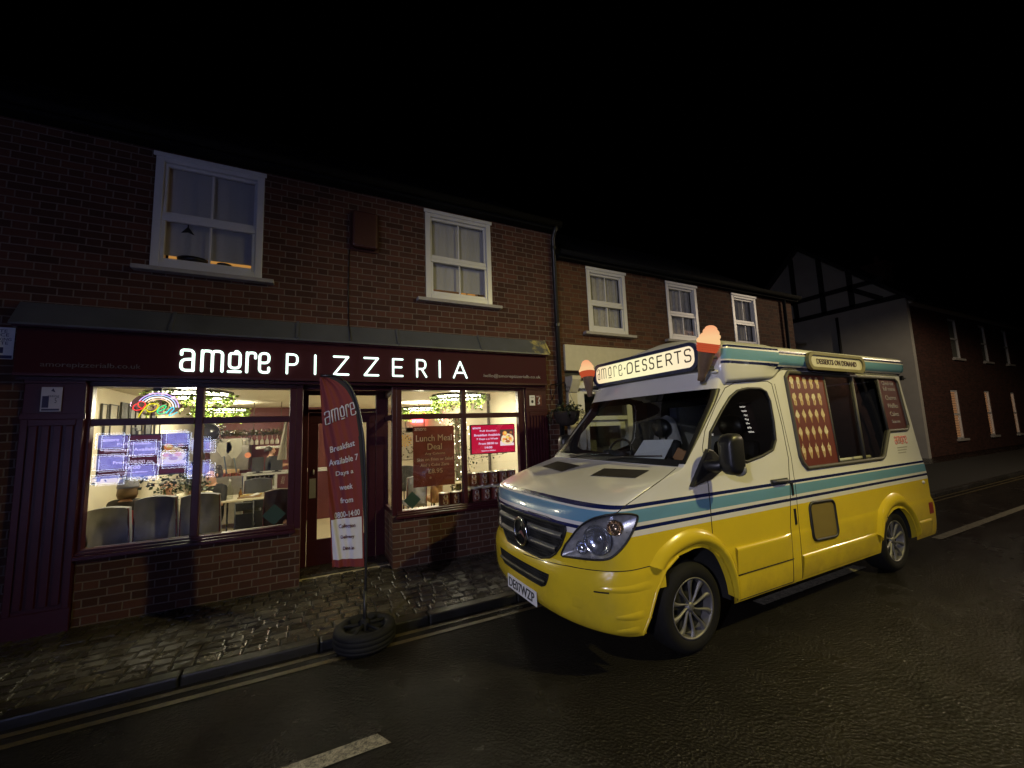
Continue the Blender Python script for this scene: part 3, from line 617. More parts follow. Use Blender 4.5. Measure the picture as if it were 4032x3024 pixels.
for i, (x, z) in enumerate(((2.13,.88),(2.295,.88),(2.455,.88),(2.61,.88),(2.745,.88),(2.17,.66),(2.33,.66),(2.49,.66),(2.66,.66))):
    tin(x, .2, z, ('red food tin in the upper row, %s from the window post' if i < 5 else 'red food tin in the lower row, %s from the window post') % ('first','second','third','fourth','fifth','first','second','third','fourth')[i])
for i, x in enumerate((1.705, 1.865, 2.02)): tin(x, .2, .642, 'red food tin on the board under the lunch poster, ' + ('nearest the door','middle of three','behind the window post')[i])
# ---- ivy round the screens
IVY = plain('ivy_leaf', (.035,.060,.022), .5, var=.4, scale=20); BULB = glow('fairy_bulb', (1.0,.86,.66), 14.0); BULBR = glow('fairy_bulb_red', (1.0,.12,.12), 8.0)
def ivy(name, pts, n, spread, label, cat='ivy garland', size=(.03,.055), mat=None):
    o = empty(name, pts[0], label, cat); mb = MB(); P = [Vector(p) for p in pts]; mb.tube(P, .003, 4, 0); mb.build('stem', plain('ivy_stem', (.05,.045,.02), .7), o); mb = MB()
    for k in range(n):
        i = rr.randrange(len(P)-1); p = P[i].lerp(P[i+1], rr.random()) + Vector((rr.gauss(0,spread), rr.gauss(0,spread*.35), rr.gauss(0,spread))); leaf(mb, p, rr.uniform(*size), rr)
    mb.build('leaves', mat or IVY, o); return o
ivy('ivy_garland', [(-1.95,.3,1.34),(-1.68,.3,1.345),(-1.52,.32,1.24),(-1.2,.33,1.20),(-1.15,.33,1.45)], 120, .04, 'ivy garland hanging under the left breakfast screen')
ivy('ivy_garland', [(-1.5,.75,1.1),(-1.4,.75,1.25),(-1.25,.78,1.2),(-1.15,.8,1.05)], 260, .075, 'bushy ivy between the seated diners in the left window')
ivy('ivy_garland', [(2.06,.22,1.5),(2.09,.22,1.25),(2.2,.22,1.27),(2.4,.22,1.30),(2.62,.22,1.31),(2.8,.22,1.36),(2.82,.22,1.6)], 70, .03, 'thin ivy trailing round the bright red screen', size=(.02,.04))
ivy('ivy_garland', [(2.07,.22,1.25),(2.1,.22,1.1)], 26, .035, 'short end of ivy hanging beside the window post', size=(.02,.04))
# ---- column of fairy lights and leaves
fl = empty('fairy_light_column', (2.68, 2.5, 0), 'leafy column wound with white fairy lights behind the lunch poster', 'fairy lights')
mb = MB(); mb.lathe([(.05,0),(.05,2.0)], (2.7,2.5,0), 10); mb.build('post', plain('brown_post', (.12,.08,.05), .7), fl)
mb = MB()
for k in range(900):
    z = rr.random()**.8*1.95; a = rr.uniform(0,6.28); q = .05 + rr.random()*.12*(1.2 if z > 1.4 else .8); leaf(mb, (2.7+q*math.cos(a), 2.5+q*math.sin(a), z), rr.uniform(.03,.06), rr)
mb.build('leaves', plain('olive_leaf', (.07,.085,.035), .5, var=.4), fl)
mb = MB()
for k in range(90):
    z = rr.uniform(.7,1.96); a = rr.uniform(2.6,6.6); q = .15 + (z > 1.6)*rr.uniform(0,.2); mb.ball((2.7+q*math.cos(a)-(z > 1.75)*.1, 2.5+q*math.sin(a), z), .009, 4)
mb.build('fairy_bulbs', BULB, fl)
mb = MB()
for k in range(26): mb.ball((2.42+rr.gauss(0,.06), 2.45+rr.gauss(0,.05), 1.95+rr.gauss(0,.07)), .010, 4)
mb.build('red_bulbs', BULBR, fl)
mb = MB(); mb.box(2.9, 3.25, 7.42, 7.46, 2.0, 2.2); tag(mb.build('red_lit_sign', glow('red_sign', (1.0,.07,.09), 14.0)), 'red lit sign high on the rear wall behind the leafy lamps', 'lit sign')
# ---- pictures on the walls
FR = plain('dark_picture_frame', (.03,.028,.022), .5)
def picture(y, z, h, w, x=-2.44, face=1, art=0):
    o = empty('picture_frame', (x, y, z), None, 'picture frame', 'small dark picture frames on the side wall')
    mb = MB(); t = .013; w *= 1.35 if face == 1 else 1
    if face == 1:
        for a, b, c, d in ((y-w/2,y+w/2,z-h/2,z-h/2+t),(y-w/2,y+w/2,z+h/2-t,z+h/2),(y-w/2,y-w/2+t,z-h/2+t,z+h/2-t),(y+w/2-t,y+w/2,z-h/2+t,z+h/2-t)): mb.box(x, x+.022, a, b, c, d)
        mb.build('frame', FR, o); mb = MB(); mb.box(x, x+.008, y-w/2+t, y+w/2-t, z-h/2+t, z+h/2-t)
    else:
        for a, b, c, d in ((x-w/2,x+w/2,z-h/2,z-h/2+t),(x-w/2,x+w/2,z+h/2-t,z+h/2),(x-w/2,x-w/2+t,z-h/2+t,z+h/2-t),(x+w/2-t,x+w/2,z-h/2+t,z+h/2-t)): mb.box(a, b, y-.022, y, c, d)
        mb.build('frame', FR, o); mb = MB(); mb.box(x-w/2+t, x+w/2-t, y-.008, y, z-h/2+t, z+h/2-t)
    mb.build('print', [plain('print_pale', (.5,.46,.36), .6, var=.3, scale=18), plain('print_grey', (.25,.24,.22), .6, var=.5, scale=12), plain('print_dark', (.06,.06,.055), .6, var=.5, scale=9)][art], o); return o
ords = ['nearest the window','second along','third along','fourth along','fifth along','sixth along','seventh along']
for i, (y, z, h, w, a) in enumerate(((1.78,2.10,.22,.13,0),(2.07,2.10,.24,.2,0),(2.45,2.15,.25,.22,2),(2.75,2.12,.22,.16,1),(3.2,2.14,.22,.2,0),(3.7,2.12,.22,.2,2))): tag(picture(y, z, h, w, art=a), 'dark framed picture in the upper row on the side wall, ' + ords[i])
for i, (y, z, h, w, a) in enumerate(((1.88,1.86,.2,.14,0),(2.6,1.88,.22,.18,0),(2.84,1.82,.2,.15,2),(3.02,1.93,.12,.2,1),(3.08,1.80,.16,.14,0),(3.45,1.88,.26,.22,2),(3.9,1.90,.26,.2,0))): tag(picture(y, z, h, w, art=a), 'dark framed picture in the lower row on the side wall, ' + ords[i])
tag(picture(7.48, 1.95, .5, .6, 3.0, 0, 0), 'framed picture on the cream rear wall above the bright screen')
o = picture(7.48, 1.35, 1.0, .55, 2.72, 0, 0); o['label'] = 'large botanical print of a yellow sunflower on the rear wall'; o['group'] = 'prints on the rear wall'
mb = MB()
for k in range(60): leaf(mb, (2.72+rr.uniform(-.2,.2), 7.455, 1.35+rr.uniform(-.42,.42)), .07, rr)
mb.build('leaf_pattern', plain('print_ink', (.05,.05,.03), .7), o)
mb = MB()
for k in range(12):
    a = k*.5236; mb.prism([(2.68,7.45,1.45),(2.68+.2*math.cos(a-.1),7.45,1.45+.2*math.sin(a-.1)),(2.68+.2*math.cos(a+.1),7.45,1.45+.2*math.sin(a+.1))], (0,.004,0))
mb.build('sunflower', plain('sunflower_yellow', (.7,.42,.05), .6), o)
mb = MB(); mb.tube([(3.27,2.2,0),(3.27,2.2,2.42)], .028, 10); mb.lathe([(.05,2.28),(.05,2.42)], (3.27,2.2,0), 10); tag(mb.build('pipe', plain('grey_brown_pipe', (.10,.08,.07), .5)), 'dark vertical pipe at the right side of the dining room', 'pipe')
mb = MB(); mb.lathe([(.0,0),(.16,0),(.19,.02),(.19,.05),(.16,.06),(0,.06)], (0,0,0), 26, 0, 'y'); o = mb.build('round_mirror', plain('dark_mirror', (.03,.03,.035), .15)); o.location = (-1.72, 4.0, 1.83); tag(o, 'round dark wall mirror beyond the window post, above the kitchen shelf', 'mirror')
# ---- bar, kitchen counter, shelf rack
bar = empty('bar_counter', (-.72, 4.0, 0), 'white framed bar counter with bottle shelf at the back of the room', 'bar counter')
mb = MB(); mb.box(-1.12, .6, 3.98, 4.6, .965, 1.0); mb.box(-1.12, -1.07, 4.0, 4.55, 0, .965); mb.box(-.60, -.55, 4.0, 4.55, 0, .965); mb.box(-1.07, -.60, 4.0, 4.55, .69, .73); mb.build('frame', WHITEP, bar)
mb = MB(); mb.box(-1.07, -.60, 4.5, 4.55, .73, .965); mb.box(-1.07, -.60, 4.02, 4.55, 0, .69); mb.build('shelf_back', plain('dark_oak', (.06,.04,.02), .6), bar)
mb = MB(); mb.box(-.55, .58, 4.0, 4.5, 0, .965); mb.build('red_panel', plain('bar_red_panel', (.09,.014,.018), .5), bar); letters('lettering', [('amore', planar((-.45,3.997,.84), (.15,0,1), (-1,0,.15)), .14, .06)], plain('cream_ink', (.30,.27,.22), .6), bar)
BOT = [plain('amber_bottle', (.16,.07,.02), .15), plain('orange_bottle', (.42,.13,.02), .2), plain('pale_bottle', (.35,.33,.22), .15), plain('dark_bottle', (.03,.03,.02), .15)]; CAP = plain('bottle_cap', (.5,.47,.40), .4)
for i in range(6):
    x = -1.02 + i*.078; o = empty('bottle', (x, 4.2, .73), 'upright bottle on the bar shelf, number %d from the kitchen side' % (i+1), 'bottle', 'bottles on the bar shelf')
    o['label'] = 'bottle on the white bar shelf, ' + ('at the kitchen end','orange one, second along','pale one, third along','fourth along','fifth along','sixth, beside the red panel')[i]
    mb = MB(); mb.lathe([(0,.73),(.028,.73),(.03,.75),(.03,.84),(.012,.885),(.011,.925),(0,.925)], (x,4.2,0), 12); mb.build('body', BOT[(0,1,2,2,0,2)[i]], o); mb = MB(); mb.lathe([(.0135,.905),(.0135,.93),(0,.93)], (x,4.2,0), 10); mb.build('cap', CAP, o)
for x0, x1, t, lb in ((-1.0,-.8,1.31,'left of the bearded worker'), (-.68,-.47,1.32,'in front of the bearded worker')):
    o = empty('till_screen', ((x0+x1)/2, 4.15, 1.0), 'black till screen on the bar counter ' + lb, 'till screen', 'black till screens on the bar')
    mb = MB(); mb.prism([(x0,4.1,1.03),(x1,4.1,1.03),(x1,4.16,t),(x0,4.16,t)], (0,.03,0)); mb.build('screen_back', plain('matt_black', (.015,.014,.013), .5), o, bevel=.008); mb = MB(); mb.box((x0+x1)/2-.03, (x0+x1)/2+.03, 4.14, 4.2, 1.0, 1.1); mb.box((x0+x1)/2-.08, (x0+x1)/2+.08, 4.1, 4.25, 1.0, 1.012); mb.build('stand', BLACKP, o)
kit = empty('kitchen_counter', (-1.4, 4.4, 0), 'steel pizza preparation counter left of the white bar', 'kitchen counter')
STEEL = plain('stainless_steel', (.42,.40,.36), .35, .8, var=.2)
mb = MB(); mb.box(-2.0, -1.14, 4.0, 4.7, .93, .98); mb.box(-2.0, -1.14, 4.05, 4.7, .1, .93); mb.build('worktop', STEEL, kit)
mb = MB(); mb.prism([(-1.55,4.1,.98),(-1.2,4.1,.98),(-1.25,4.5,1.05),(-1.5,4.5,1.07)], (0,.0,.03)); mb.build('chopping_board', plain('wood_board', (.22,.13,.06), .6), kit)
mb = MB()
for k in range(9): mb.box(-1.6+k*.05, -1.57+k*.05, 4.02, 4.12, .985, 1.0+rr.random()*.05)
mb.build('ingredient_tray', plain('tray_red', (.30,.07,.05), .5, var=.5, scale=30), kit)
mb = MB(); mb.box(-2.1, 1.2, 6.0, 6.05, 0, 2.42); mb.build('kitchen_wall', plain('kitchen_red_wall', (.10,.018,.016), .6), kit)
mb = MB(); mb.box(-1.9, -1.2, 5.4, 5.9, 1.0, 1.7); mb.box(-1.85, -1.5, 5.38, 5.4, 1.1, 1.6); mb.build('oven', plain('oven_steel', (.22,.20,.17), .4, .7, var=.4, scale=8), kit)
mb = MB(); mb.box(-1.1, -.5, 5.7, 5.75, 1.44, 1.5); mb.build('steel_rail', plain('polished_steel', (.7,.66,.55), .25, .8), kit)
rk = empty('glass_rack', (-.9, 4.2, 1.75), 'hanging rack over the bar dressed with greenery', 'glass rack')
mb = MB(); mb.box(-1.52, -.5, 4.1, 4.35, 1.75, 1.775); mb.box(-1.52, -1.15, 4.12, 4.33, 1.84, 1.86)
for x in (-1.5,-1.0,-.52): mb.tube([(x,4.2,1.775),(x,4.2,2.42)], .007, 6)
mb.build('shelf', plain('dark_oak', (.06,.04,.02), .6), rk)
mb = MB()
for k in range(520): leaf(mb, (rr.uniform(-1.55,-.5), 4.1+rr.gauss(0,.04), 1.80+rr.gauss(0,.03)), rr.uniform(.03,.05), rr)
for k in range(240): leaf(mb, (-1.55+rr.gauss(0,.05), 4.1+rr.gauss(0,.03), rr.uniform(1.5,2.1)), rr.uniform(.03,.05), rr)
mb.build('greenery', plain('rack_leaf', (.06,.06,.025), .6, var=.4), rk)
GLS = plain('wine_glass_crystal', (.8,.78,.68), .08, 0, var=.05, spec=.8)
for i in range(8):
    x = -1.2 + i*.088; mb = MB(); mb.lathe([(.034,1.748),(.005,1.742),(.005,1.675),(.02,1.66),(.036,1.625),(.034,1.575),(.031,1.56),(.033,1.575),(.034,1.625),(.018,1.657)], (x,4.2,0), 14)
    o = mb.build('wine_glass', GLS); tag(o, 'wine glass hanging upside down from the rack, ' + ('first','second','third','fourth','fifth','sixth','seventh','last')[i] + ' in the row', 'wine glass', 'wine glasses hanging over the bar')
PEEL = plain('peel_aluminium', (.5,.48,.40), .4, .4, var=.15)
for x, w, z0, z1, lb in ((-1.45,.24,1.37,1.63,'smaller pizza peel hanging to the kitchen side'), (-1.29,.25,1.33,1.68,'larger pizza peel hanging beside the wine glasses')):
    o = empty('pizza_peel', (x, 4.05, z0), lb, 'pizza peel', 'pizza peels hanging under the rack'); mb = MB()
    mb.prism([(x-w*.15,4.05,z0-.01),(x+w*.15,4.05,z0-.01),(x+w*.5,4.05,z0+.12),(x+w*.48,4.05,z1-.04),(x+w*.36,4.05,z1),(x-w*.36,4.05,z1),(x-w*.48,4.05,z1-.04),(x-w*.5,4.05,z0+.12)], (0,.006,0)); mb.build('blade', PEEL, o)
    mb = MB(); mb.tube([(x,4.053,z0),(x+.06,4.06,.99)], .012, 8); mb.build('handle', plain('blue_grey_handle', (.12,.16,.22), .5), o)
hl = empty('heat_lamp', (-1.08, 4.2, 1.36), 'orange round heat lamp hanging left of the bearded worker', 'heat lamp'); mb = MB(); mb.ball((-1.08,4.2,1.36), .055, 10); mb.build('shade', glow('heat_lamp_orange', (1.0,.33,.12), .75), hl); mb = MB(); mb.tube([(-1.08,4.2,1.41),(-1.08,4.2,1.75)], .004, 5); mb.build('flex', BLACKP, hl)
cl = MB(); cl.grid(lambda u, v: (-.42+.13*(u-.5)*(.4+v*.9)-.05*v, 3.8+.03*math.sin(u*9+v*3), 2.0-.75*v), 12, 16); tag(cl.build('hanging_cloth', plain('grey_cloth', (.35,.32,.26), .9, var=.2)), 'pale cloth hanging from the beam at the right of the bar', 'cloth')
# ---- chairs, tables
CH = plain('grey_velvet', (.21,.205,.21), .85, var=.4, scale=7, bump=.3); CHR = plain('dark_red_piping', (.10,.015,.015), .8); BLK = plain('black_leather', (.012,.012,.012), .42); BRN = plain('brown_leather', (.075,.045,.025), .6, var=.3)
def soft_chair(x, y, rz, w, ht, mat, label, group):
    o = empty('dining_chair', (x, y, 0), label, 'chair', group); s = lambda p: p
    mb = MB(); mb.grid(lambda u, v: (x+w*(u-.5)*(1-.12*max(0,v-.5)), y-.0-.05*math.sin(math.pi*u)-.06*v+.02*math.sin(u*7+v*5)+.012*math.sin(u*19+x*9)*math.sin(v*11+x*5), .44+(ht-.44)*(v+.05*math.sin(math.pi*u)*v)), 12, 12)
    mb.grid(lambda u, v: (x+w*(.5-u)*(1-.12*max(0,v-.5)), y+.10-.02*math.sin(math.pi*u)-.06*v, .44+(ht-.44)*(v+.05*math.sin(math.pi*u)*v)), 12, 12)
    for sx in (-1, 1): mb.grid(lambda u, v: (x+sx*w*.5*(1-.12*max(0,v-.5)), (y+.10*(u if sx > 0 else 1-u))-.06*v, .44+(ht-.44)*v), 2, 12)
    mb.grid(lambda u, v: (x+w*(u-.5)*.94, y-.06-.05*math.sin(math.pi*u)*(1-v)+v*.10-.02*math.sin(math.pi*u)*v, .44+(ht-.44)*(1+.05*math.sin(math.pi*u))), 12, 2)
    mb.build('backrest', mat, o)
    mb = MB(); mb.box(x-w*.5, x+w*.5, y-.0, y+.48, .38, .47); mb.build('seat', mat, o, bevel=.03)
    for sx in (-1, 1):
        for sy in (0, 1): mb = MB(); mb.tube([(x+sx*w*.4,y+.05+sy*.38,.38),(x+sx*w*.45,y+.02+sy*.44,0)], .014, 6); mb.build('leg', BLACKM, o)
    mb = MB()
    for sx in (-1, 1): mb.tube([(x+sx*w*.5*(1-.12*max(0,v-.5)), y+.0-.06*v, .44+(ht-.44)*v) for v in np.linspace(0,1,8)], .008, 6)
    mb.build('piping', CHR, o); return o
soft_chair(-1.90, .52, 0, .35, .985, CH, 'grey velvet chair with a flat draped back, at the left end of the window', 'grey velvet chairs backed against the left window')
soft_chair(-1.50, .50, 0, .37, 1.06, CH, 'grey velvet chair with a rounded top behind the left window pane', 'grey velvet chairs backed against the left window')
soft_chair(-1.10, .50, 0, .37, 1.05, CH, 'grey velvet chair directly behind the window post', 'grey velvet chairs backed against the left window')
soft_chair(-.32, .75, 0, .36, 1.0, BRN, 'brown leather chair behind the green diamond sticker', 'brown chairs')
soft_chair(1.72, 1.9, 0, .34, .90, CH, 'grey chair under the lunch poster in the right window', 'grey chairs in the right window')
soft_chair(2.12, 2.05, 0, .2, .70, plain('tan_leather', (.30,.15,.05), .6), 'tan low chair behind the tins under the lunch poster', 'tan chairs')
soft_chair(1.95, 4.0, 0, .36, .93, plain('charcoal_chair', (.05,.05,.05), .7), 'charcoal chair far back at the left edge of the right window', 'charcoal chairs')
soft_chair(-.74, 2.65, 0, .40, 1.0, plain('charcoal_chair', (.05,.05,.05), .7), 'charcoal rounded chair at the far side of the laid table', 'charcoal chairs')
def table(x0, x1, y0, y1, z, label):
    o = empty('dining_table', ((x0+x1)/2, (y0+y1)/2, 0), label, 'table'); mb = MB(); mb.box(x0, x1, y0, y1, z-.03, z); mb.build('tabletop', plain('pale_marble', (.62,.55,.38), .3, var=.12, scale=9), o, bevel=.006)
    for x in (x0+.08, x1-.08):
        for y in (y0+.08, y1-.08): mb = MB(); mb.tube([(x,y,z-.03),(x,y,0)], .014, 6); mb.build('leg', BLACKM, o)
table(-1.22, -.57, 1.9, 2.6, .79, 'laid pale table behind the black chairs in the left window'); table(2.2, 2.75, 2.2, 2.9, .70, 'pale table behind the tins under the lunch poster'); table(1.85, 2.2, 4.4, 5.0, .76, 'far pale table at the left edge of the right window')
for x, y, lb in ((-.80,1.62,'black chair nearest the window in front of the laid table'), (-.60,1.80,'second black chair tucked behind the first at the laid table')):
    o = empty('black_chair', (x, y, 0), lb, 'chair', 'black dining chairs at the laid table')
    mb = MB(); mb.box(x-.12, x+.10, y, y+.03, .66, .78); mb.build('backrest', BLK, o, bevel=.012); mb = MB(); mb.box(x-.13, x+.11, y+.02, y+.4, .42, .46); mb.build('seat', BLK, o, bevel=.012); mb = MB(); mb.prism([(x-.125,y+.015,.1),(x+.10,y+.015,.1),(x+.10,y+.005,.62),(x-.125,y+.005,.62)], (0,.012,0)); mb.build('bag_panel', BLK, o)
    for sx in (-.12, .10):
        for sy in (.0, .38): mb = MB(); mb.tube([(x+sx,y+sy+.01,.78 if sy == 0 else .44),(x+sx,y+sy,0)], .01, 6); mb.build('leg', BLACKM, o)
CLR = glass('clear_glass', (.93,.95,.9), 2.2)
wb = empty('water_bottle', (-1.06, 2.1, .79), 'clear glass water bottle standing on the laid table', 'bottle'); mb = MB(); mb.lathe([(0,.79),(.045,.79),(.047,.81),(.047,.93),(.018,1.0),(.016,1.05),(.02,1.06)], (-1.06,2.1,0), 16); mb.build('body', CLR, wb); mb = MB(); mb.lathe([(.017,1.05),(.019,1.06),(.017,1.08),(0,1.08)], (-1.06,2.1,0), 10); mb.build('stopper', CAP, wb)
for x, y in ((-1.17,2.0),(-1.12,2.05)): mb = MB(); mb.lathe([(0,.792),(.03,.792),(.036,.9),(.034,.9),(.028,.80)], (x,y,0), 14); tag(mb.build('tumbler', CLR), 'glass tumbler beside the water bottle, ' + ('at the table edge' if x < -1.15 else 'closer to the bottle'), 'glass', 'tumblers on the laid table')
sb = empty('sauce_bottle', (-.92, 2.1, .79), 'brown sauce bottle standing on the laid table', 'bottle'); mb = MB(); mb.lathe([(0,.79),(.026,.79),(.028,.87),(.012,.9),(.011,.93)], (-.92,2.1,0), 12); mb.build('body', BOT[0], sb); mb = MB(); mb.lathe([(.014,.92),(.013,.945),(0,.945)], (-.92,2.1,0), 10); mb.build('cap', BLACKP, sb)
sp_ = empty('serving_board', (-.8, 2.12, .79), 'wooden board with leftovers and napkins on the laid table', 'serving board'); mb = MB(); mb.box(-.95, -.66, 2.0, 2.25, .792, .81); mb.build('board', plain('wood_board', (.22,.13,.06), .6), sp_, bevel=.005); mb = MB()
for k in range(6): mb.obox((-.9+k*.045, 2.12+rr.gauss(0,.03), .822), (.025,.01,0), (-.01,.02,0), (0,0,.01))
mb.build('food', plain('food_scraps', (.5,.36,.14), .7, var=.5, scale=40), sp_); mb = MB(); mb.obox((-.74,2.1,.823), (.05,.02,.01), (-.02,.04,0), (0,0,.008)); mb.build('napkin', PAPER, sp_)
# ---- people
SKIN = plain('skin', (.50,.28,.18), .55, var=.1); 
def person(x, y, rz, label, mats, pose=None, sc=1.0, stand=False, floor=0.0, lean=0.0):
    """one continuous skinned body; mats: (top, legs, shoes)"""
    h = .0 if not stand else .40
    J = {'pelvis':(0,0,.52+h,.125,None), 'waist':(0,.0,.68+h,.115,'pelvis'), 'chest':(0,.0,.88+h,.135,'waist'), 'neck':(0,.015,1.03+h,.052,'chest'), 'jaw':(0,.04,1.09+h,.062,'neck'), 'head':(0,.035,1.17+h,.082,'jaw'), 'crown':(0,.025,1.235+h,.058,'head'), 'nose':(0,.128,1.145+h,.014,'head')}
    for s, t in ((-1,'l'),(1,'r')):
        J['sh'+t] = (s*.165,0,.97+h,.062,'chest'); J['el'+t] = (s*.215,.08,.74+h,.046,'sh'+t); J['wr'+t] = (s*.15,.30,.80+h,.030,'el'+t); J['pa'+t] = (s*.135,.37,.80+h,.030,'wr'+t)
        for k in range(4): J['f%d' % k+t] = (s*(.135+.022*(k-1.5)), .43+.006*(1-abs(k-1.5)), .79+h, .0085, 'pa'+t); J['g%d' % k+t] = (s*(.135+.022*(k-1.5)), .45, .765+h, .007, 'f%d' % k+t)
        J['th'+t] = (s*.09,.385,.82+h,.009,'wr'+t)
        J['hi'+t] = (s*.09,.03,.50+h,.085,'pelvis')
        if stand: J['kn'+t] = (s*.1,.02,.50,.062,'hi'+t); J['an'+t] = (s*.1,.0,.09,.042,'kn'+t); J['to'+t] = (s*.11,.14,.045,.038,'an'+t)
        else: J['kn'+t] = (s*.11,.42,.50,.068,'hi'+t); J['an'+t] = (s*.11,.40,.10,.042,'kn'+t); J['to'+t] = (s*.115,.54,.05,.038,'an'+t)
    for k, v in (pose or {}).items(): J[k] = (*v, *J[k][3:]) if len(v) == 3 else (*v, J[k][4])
    names = list(J); idx = {n: i for i, n in enumerate(names)}
    me = bpy.data.meshes.new('person'); me.from_pydata([J[n][:3] for n in names], [(idx[J[n][4]], idx[n]) for n in names if J[n][4]], [])
    o = bpy.data.objects.new('person', me); COL.objects.link(o); o.modifiers.new('s', 'SKIN'); sv = me.skin_vertices[0].data
    for i, n in enumerate(names): r = J[n][3]; sv[i].radius = (r*(1.3 if n in ('pelvis','waist','chest') else 1), r*(.85 if n in ('pelvis','waist','chest') else 1)); sv[i].use_root = (n == 'pelvis')
    m = o.modifiers.new('d', 'SUBSURF'); m.levels = m.render_levels = 2
    bpy.context.view_layer.update(); ev = o.evaluated_get(bpy.context.evaluated_depsgraph_get()); nm = bpy.data.meshes.new_from_object(ev); bpy.data.objects.remove(o)
    for q in (SKIN, *mats): nm.materials.append(q)
    segs = [(Vector(J[n][:3]), Vector(J[J[n][4]][:3]) if J[n][4] else Vector(J[n][:3]), n) for n in names]
    def cls(n): 
        if n[:2] in ('ne','ja','he','cr','no','wr','pa','th') or n[0] in 'fg': return 0
        if n[:2] in ('hi','kn'): return 2
        if n[:2] in ('an',): return 2
        if n[:2] == 'to': return 3
        return 1
    for pl in nm.polygons:
        c = pl.center; best = min(segs, key=lambda q: ((c - q[0]).length + (c - q[1]).length) - (q[0]-q[1]).length - J[q[2]][3])
        pl.material_index = cls(best[2]); pl.use_smooth = True
        if best[2] == 'neck' and c.z < J['neck'][2]-.03: pl.material_index = 1
    b = bpy.data.objects.new('person', nm); COL.objects.link(b); b.location = (x, y, floor); b.rotation_euler = (0, 0, rz); b.scale = (sc,)*3
    tag(b, label, 'person'); hz = 1.17+h
    mb = MB()
    for s in (-1, 1): mb.ball((s*.03,.108,hz+.005), .010, 6)
    e = mb.build('eyes', plain('eye_dark', (.02,.015,.01), .2)); e.parent = b
    mb = MB()
    for s in (-1, 1): mb.ball((s*.083,.03,hz-.01), .022, 6, 0, (.4,.7,1.2))
    mb.build('ears', SKIN).parent = b
    mb = MB(); mb.ball((0,.104,hz-.055), .02, 6, 0, (1.1,.3,.35)); mb.build('mouth', plain('lips', (.28,.08,.07), .5)).parent = b
    return b, hz
def cap_hair(b, hz, mat, prof, name='hair', dy=-.012, back=.0):
    mb = MB(); mb.lathe(prof, (0,0,0), 20); 
    for i, (x, y, z) in enumerate(mb.v): mb.v[i] = (x, y*1.12+dy+(.0 if y < 0 else -back*y), z + hz)
    mb.build(name, mat).parent = b
HB = plain('brown_hair', (.10,.055,.018), .6, var=.4, scale=30); HD = plain('dark_hair', (.022,.016,.012), .55, var=.3, scale=30); HG = plain('grey_hair', (.25,.23,.20), .6, var=.3, scale=30)
COAT = plain('dark_coat', (.018,.014,.014), .8); RED = plain('red_jacket', (.38,.035,.03), .75, var=.15); BLKT = plain('black_tshirt', (.014,.014,.016), .85); JEAN = plain('dark_trousers', (.02,.02,.024), .8)
t = NT('white_patterned_blouse'); p = t.obj(); v_ = t.n('ShaderNodeTexVoronoi'); v_.inputs['Scale'].default_value = 30; t.l(p, v_.inputs['Vector']); t.bsdf(t.mix(t.ramp(t.math('ADD', v_.outputs['Distance'], t.math('MULTIPLY', t.noise(p, 40, 3), .4)), [(.36,0),(.44,1)]), (.06,.05,.05), (.66,.60,.46)), .85); BLOUSE = t.mat
t = NT('mottled_jacket'); p = t.obj(); t.bsdf(t.ramp(t.noise(p, 34, 4, .7), [(.4,(.05,.045,.035)),(.6,(.28,.25,.19))]), .85); MOTT = t.mat
b, hz = person(-1.93, 1.10, rad(-12), 'person in a grey cap and dark coat over red seen from behind', (COAT, JEAN, COAT), sc=.985)
cap_hair(b, hz, HB, [(.002,.10),(.055,.09),(.088,.04),(.095,-.02),(.100,-.08),(.085,-.125),(.05,-.13)], back=.35)
cap_hair(b, hz, plain('grey_cap', (.10,.095,.10), .8), [(.002,.125),(.055,.118),(.090,.075),(.099,.02),(.103,.0),(.095,.0)], 'cap')
mb = MB(); mb.grid(lambda u, v: (-.17+.34*u, -.150-.02*math.sin(u*3.14), .74+.17*v+.02*math.sin(u*3.14)), 8, 4); mb.build('jacket_back', RED).parent = b
b, hz = person(-1.71, 1.75, rad(190), 'person in a mottled jacket facing the window behind the ivy', (MOTT, JEAN, COAT), sc=.93)
cap_hair(b, hz, HG, [(.002,.095),(.05,.088),(.085,.05),(.095,.005),(.094,-.03)], dy=-.03, back=.3)
b, hz = person(-1.30, 1.15, rad(8), 'person in a white patterned blouse seen from behind beside the window post', (BLOUSE, JEAN, COAT), sc=1.0)
cap_hair(b, hz, HG, [(.002,.10),(.06,.09),(.098,.04),(.105,-.02),(.10,-.07),(.07,-.10)], back=.35)
b, hz = person(-1.27, 2.12, rad(150), 'person in a black t-shirt with dark tied-up hair sitting at the table', (BLKT, JEAN, plain('black_shoe', (.01,.01,.01), .4)), pose={'knl':(-.10,.42,.52),'anl':(.05,.62,.34),'tol':(.06,.75,.38)}, sc=1.0)
cap_hair(b, hz, HD, [(.002,.098),(.06,.09),(.092,.05),(.100,.0),(.085,-.05)], dy=-.025, back=.35); mb = MB(); mb.ball((0,-.09,hz+.09), .045, 8); mb.build('hair_bun', HD).parent = b
b, hz = person(-.76, 5.0, rad(-75), 'bearded person in a black t-shirt working behind the bar', (BLKT, JEAN, COAT), stand=True, sc=.90, floor=.0)
cap_hair(b, hz, HD, [(.002,.096),(.055,.09),(.088,.05),(.094,.01),(.085,-.02)], dy=-.022, back=.3)
mb = MB(); mb.ball((0,.06,hz-.085), .06, 8, 0, (1.0,.85,.8)); mb.build('beard', plain('brown_beard', (.16,.08,.03), .8)).parent = b
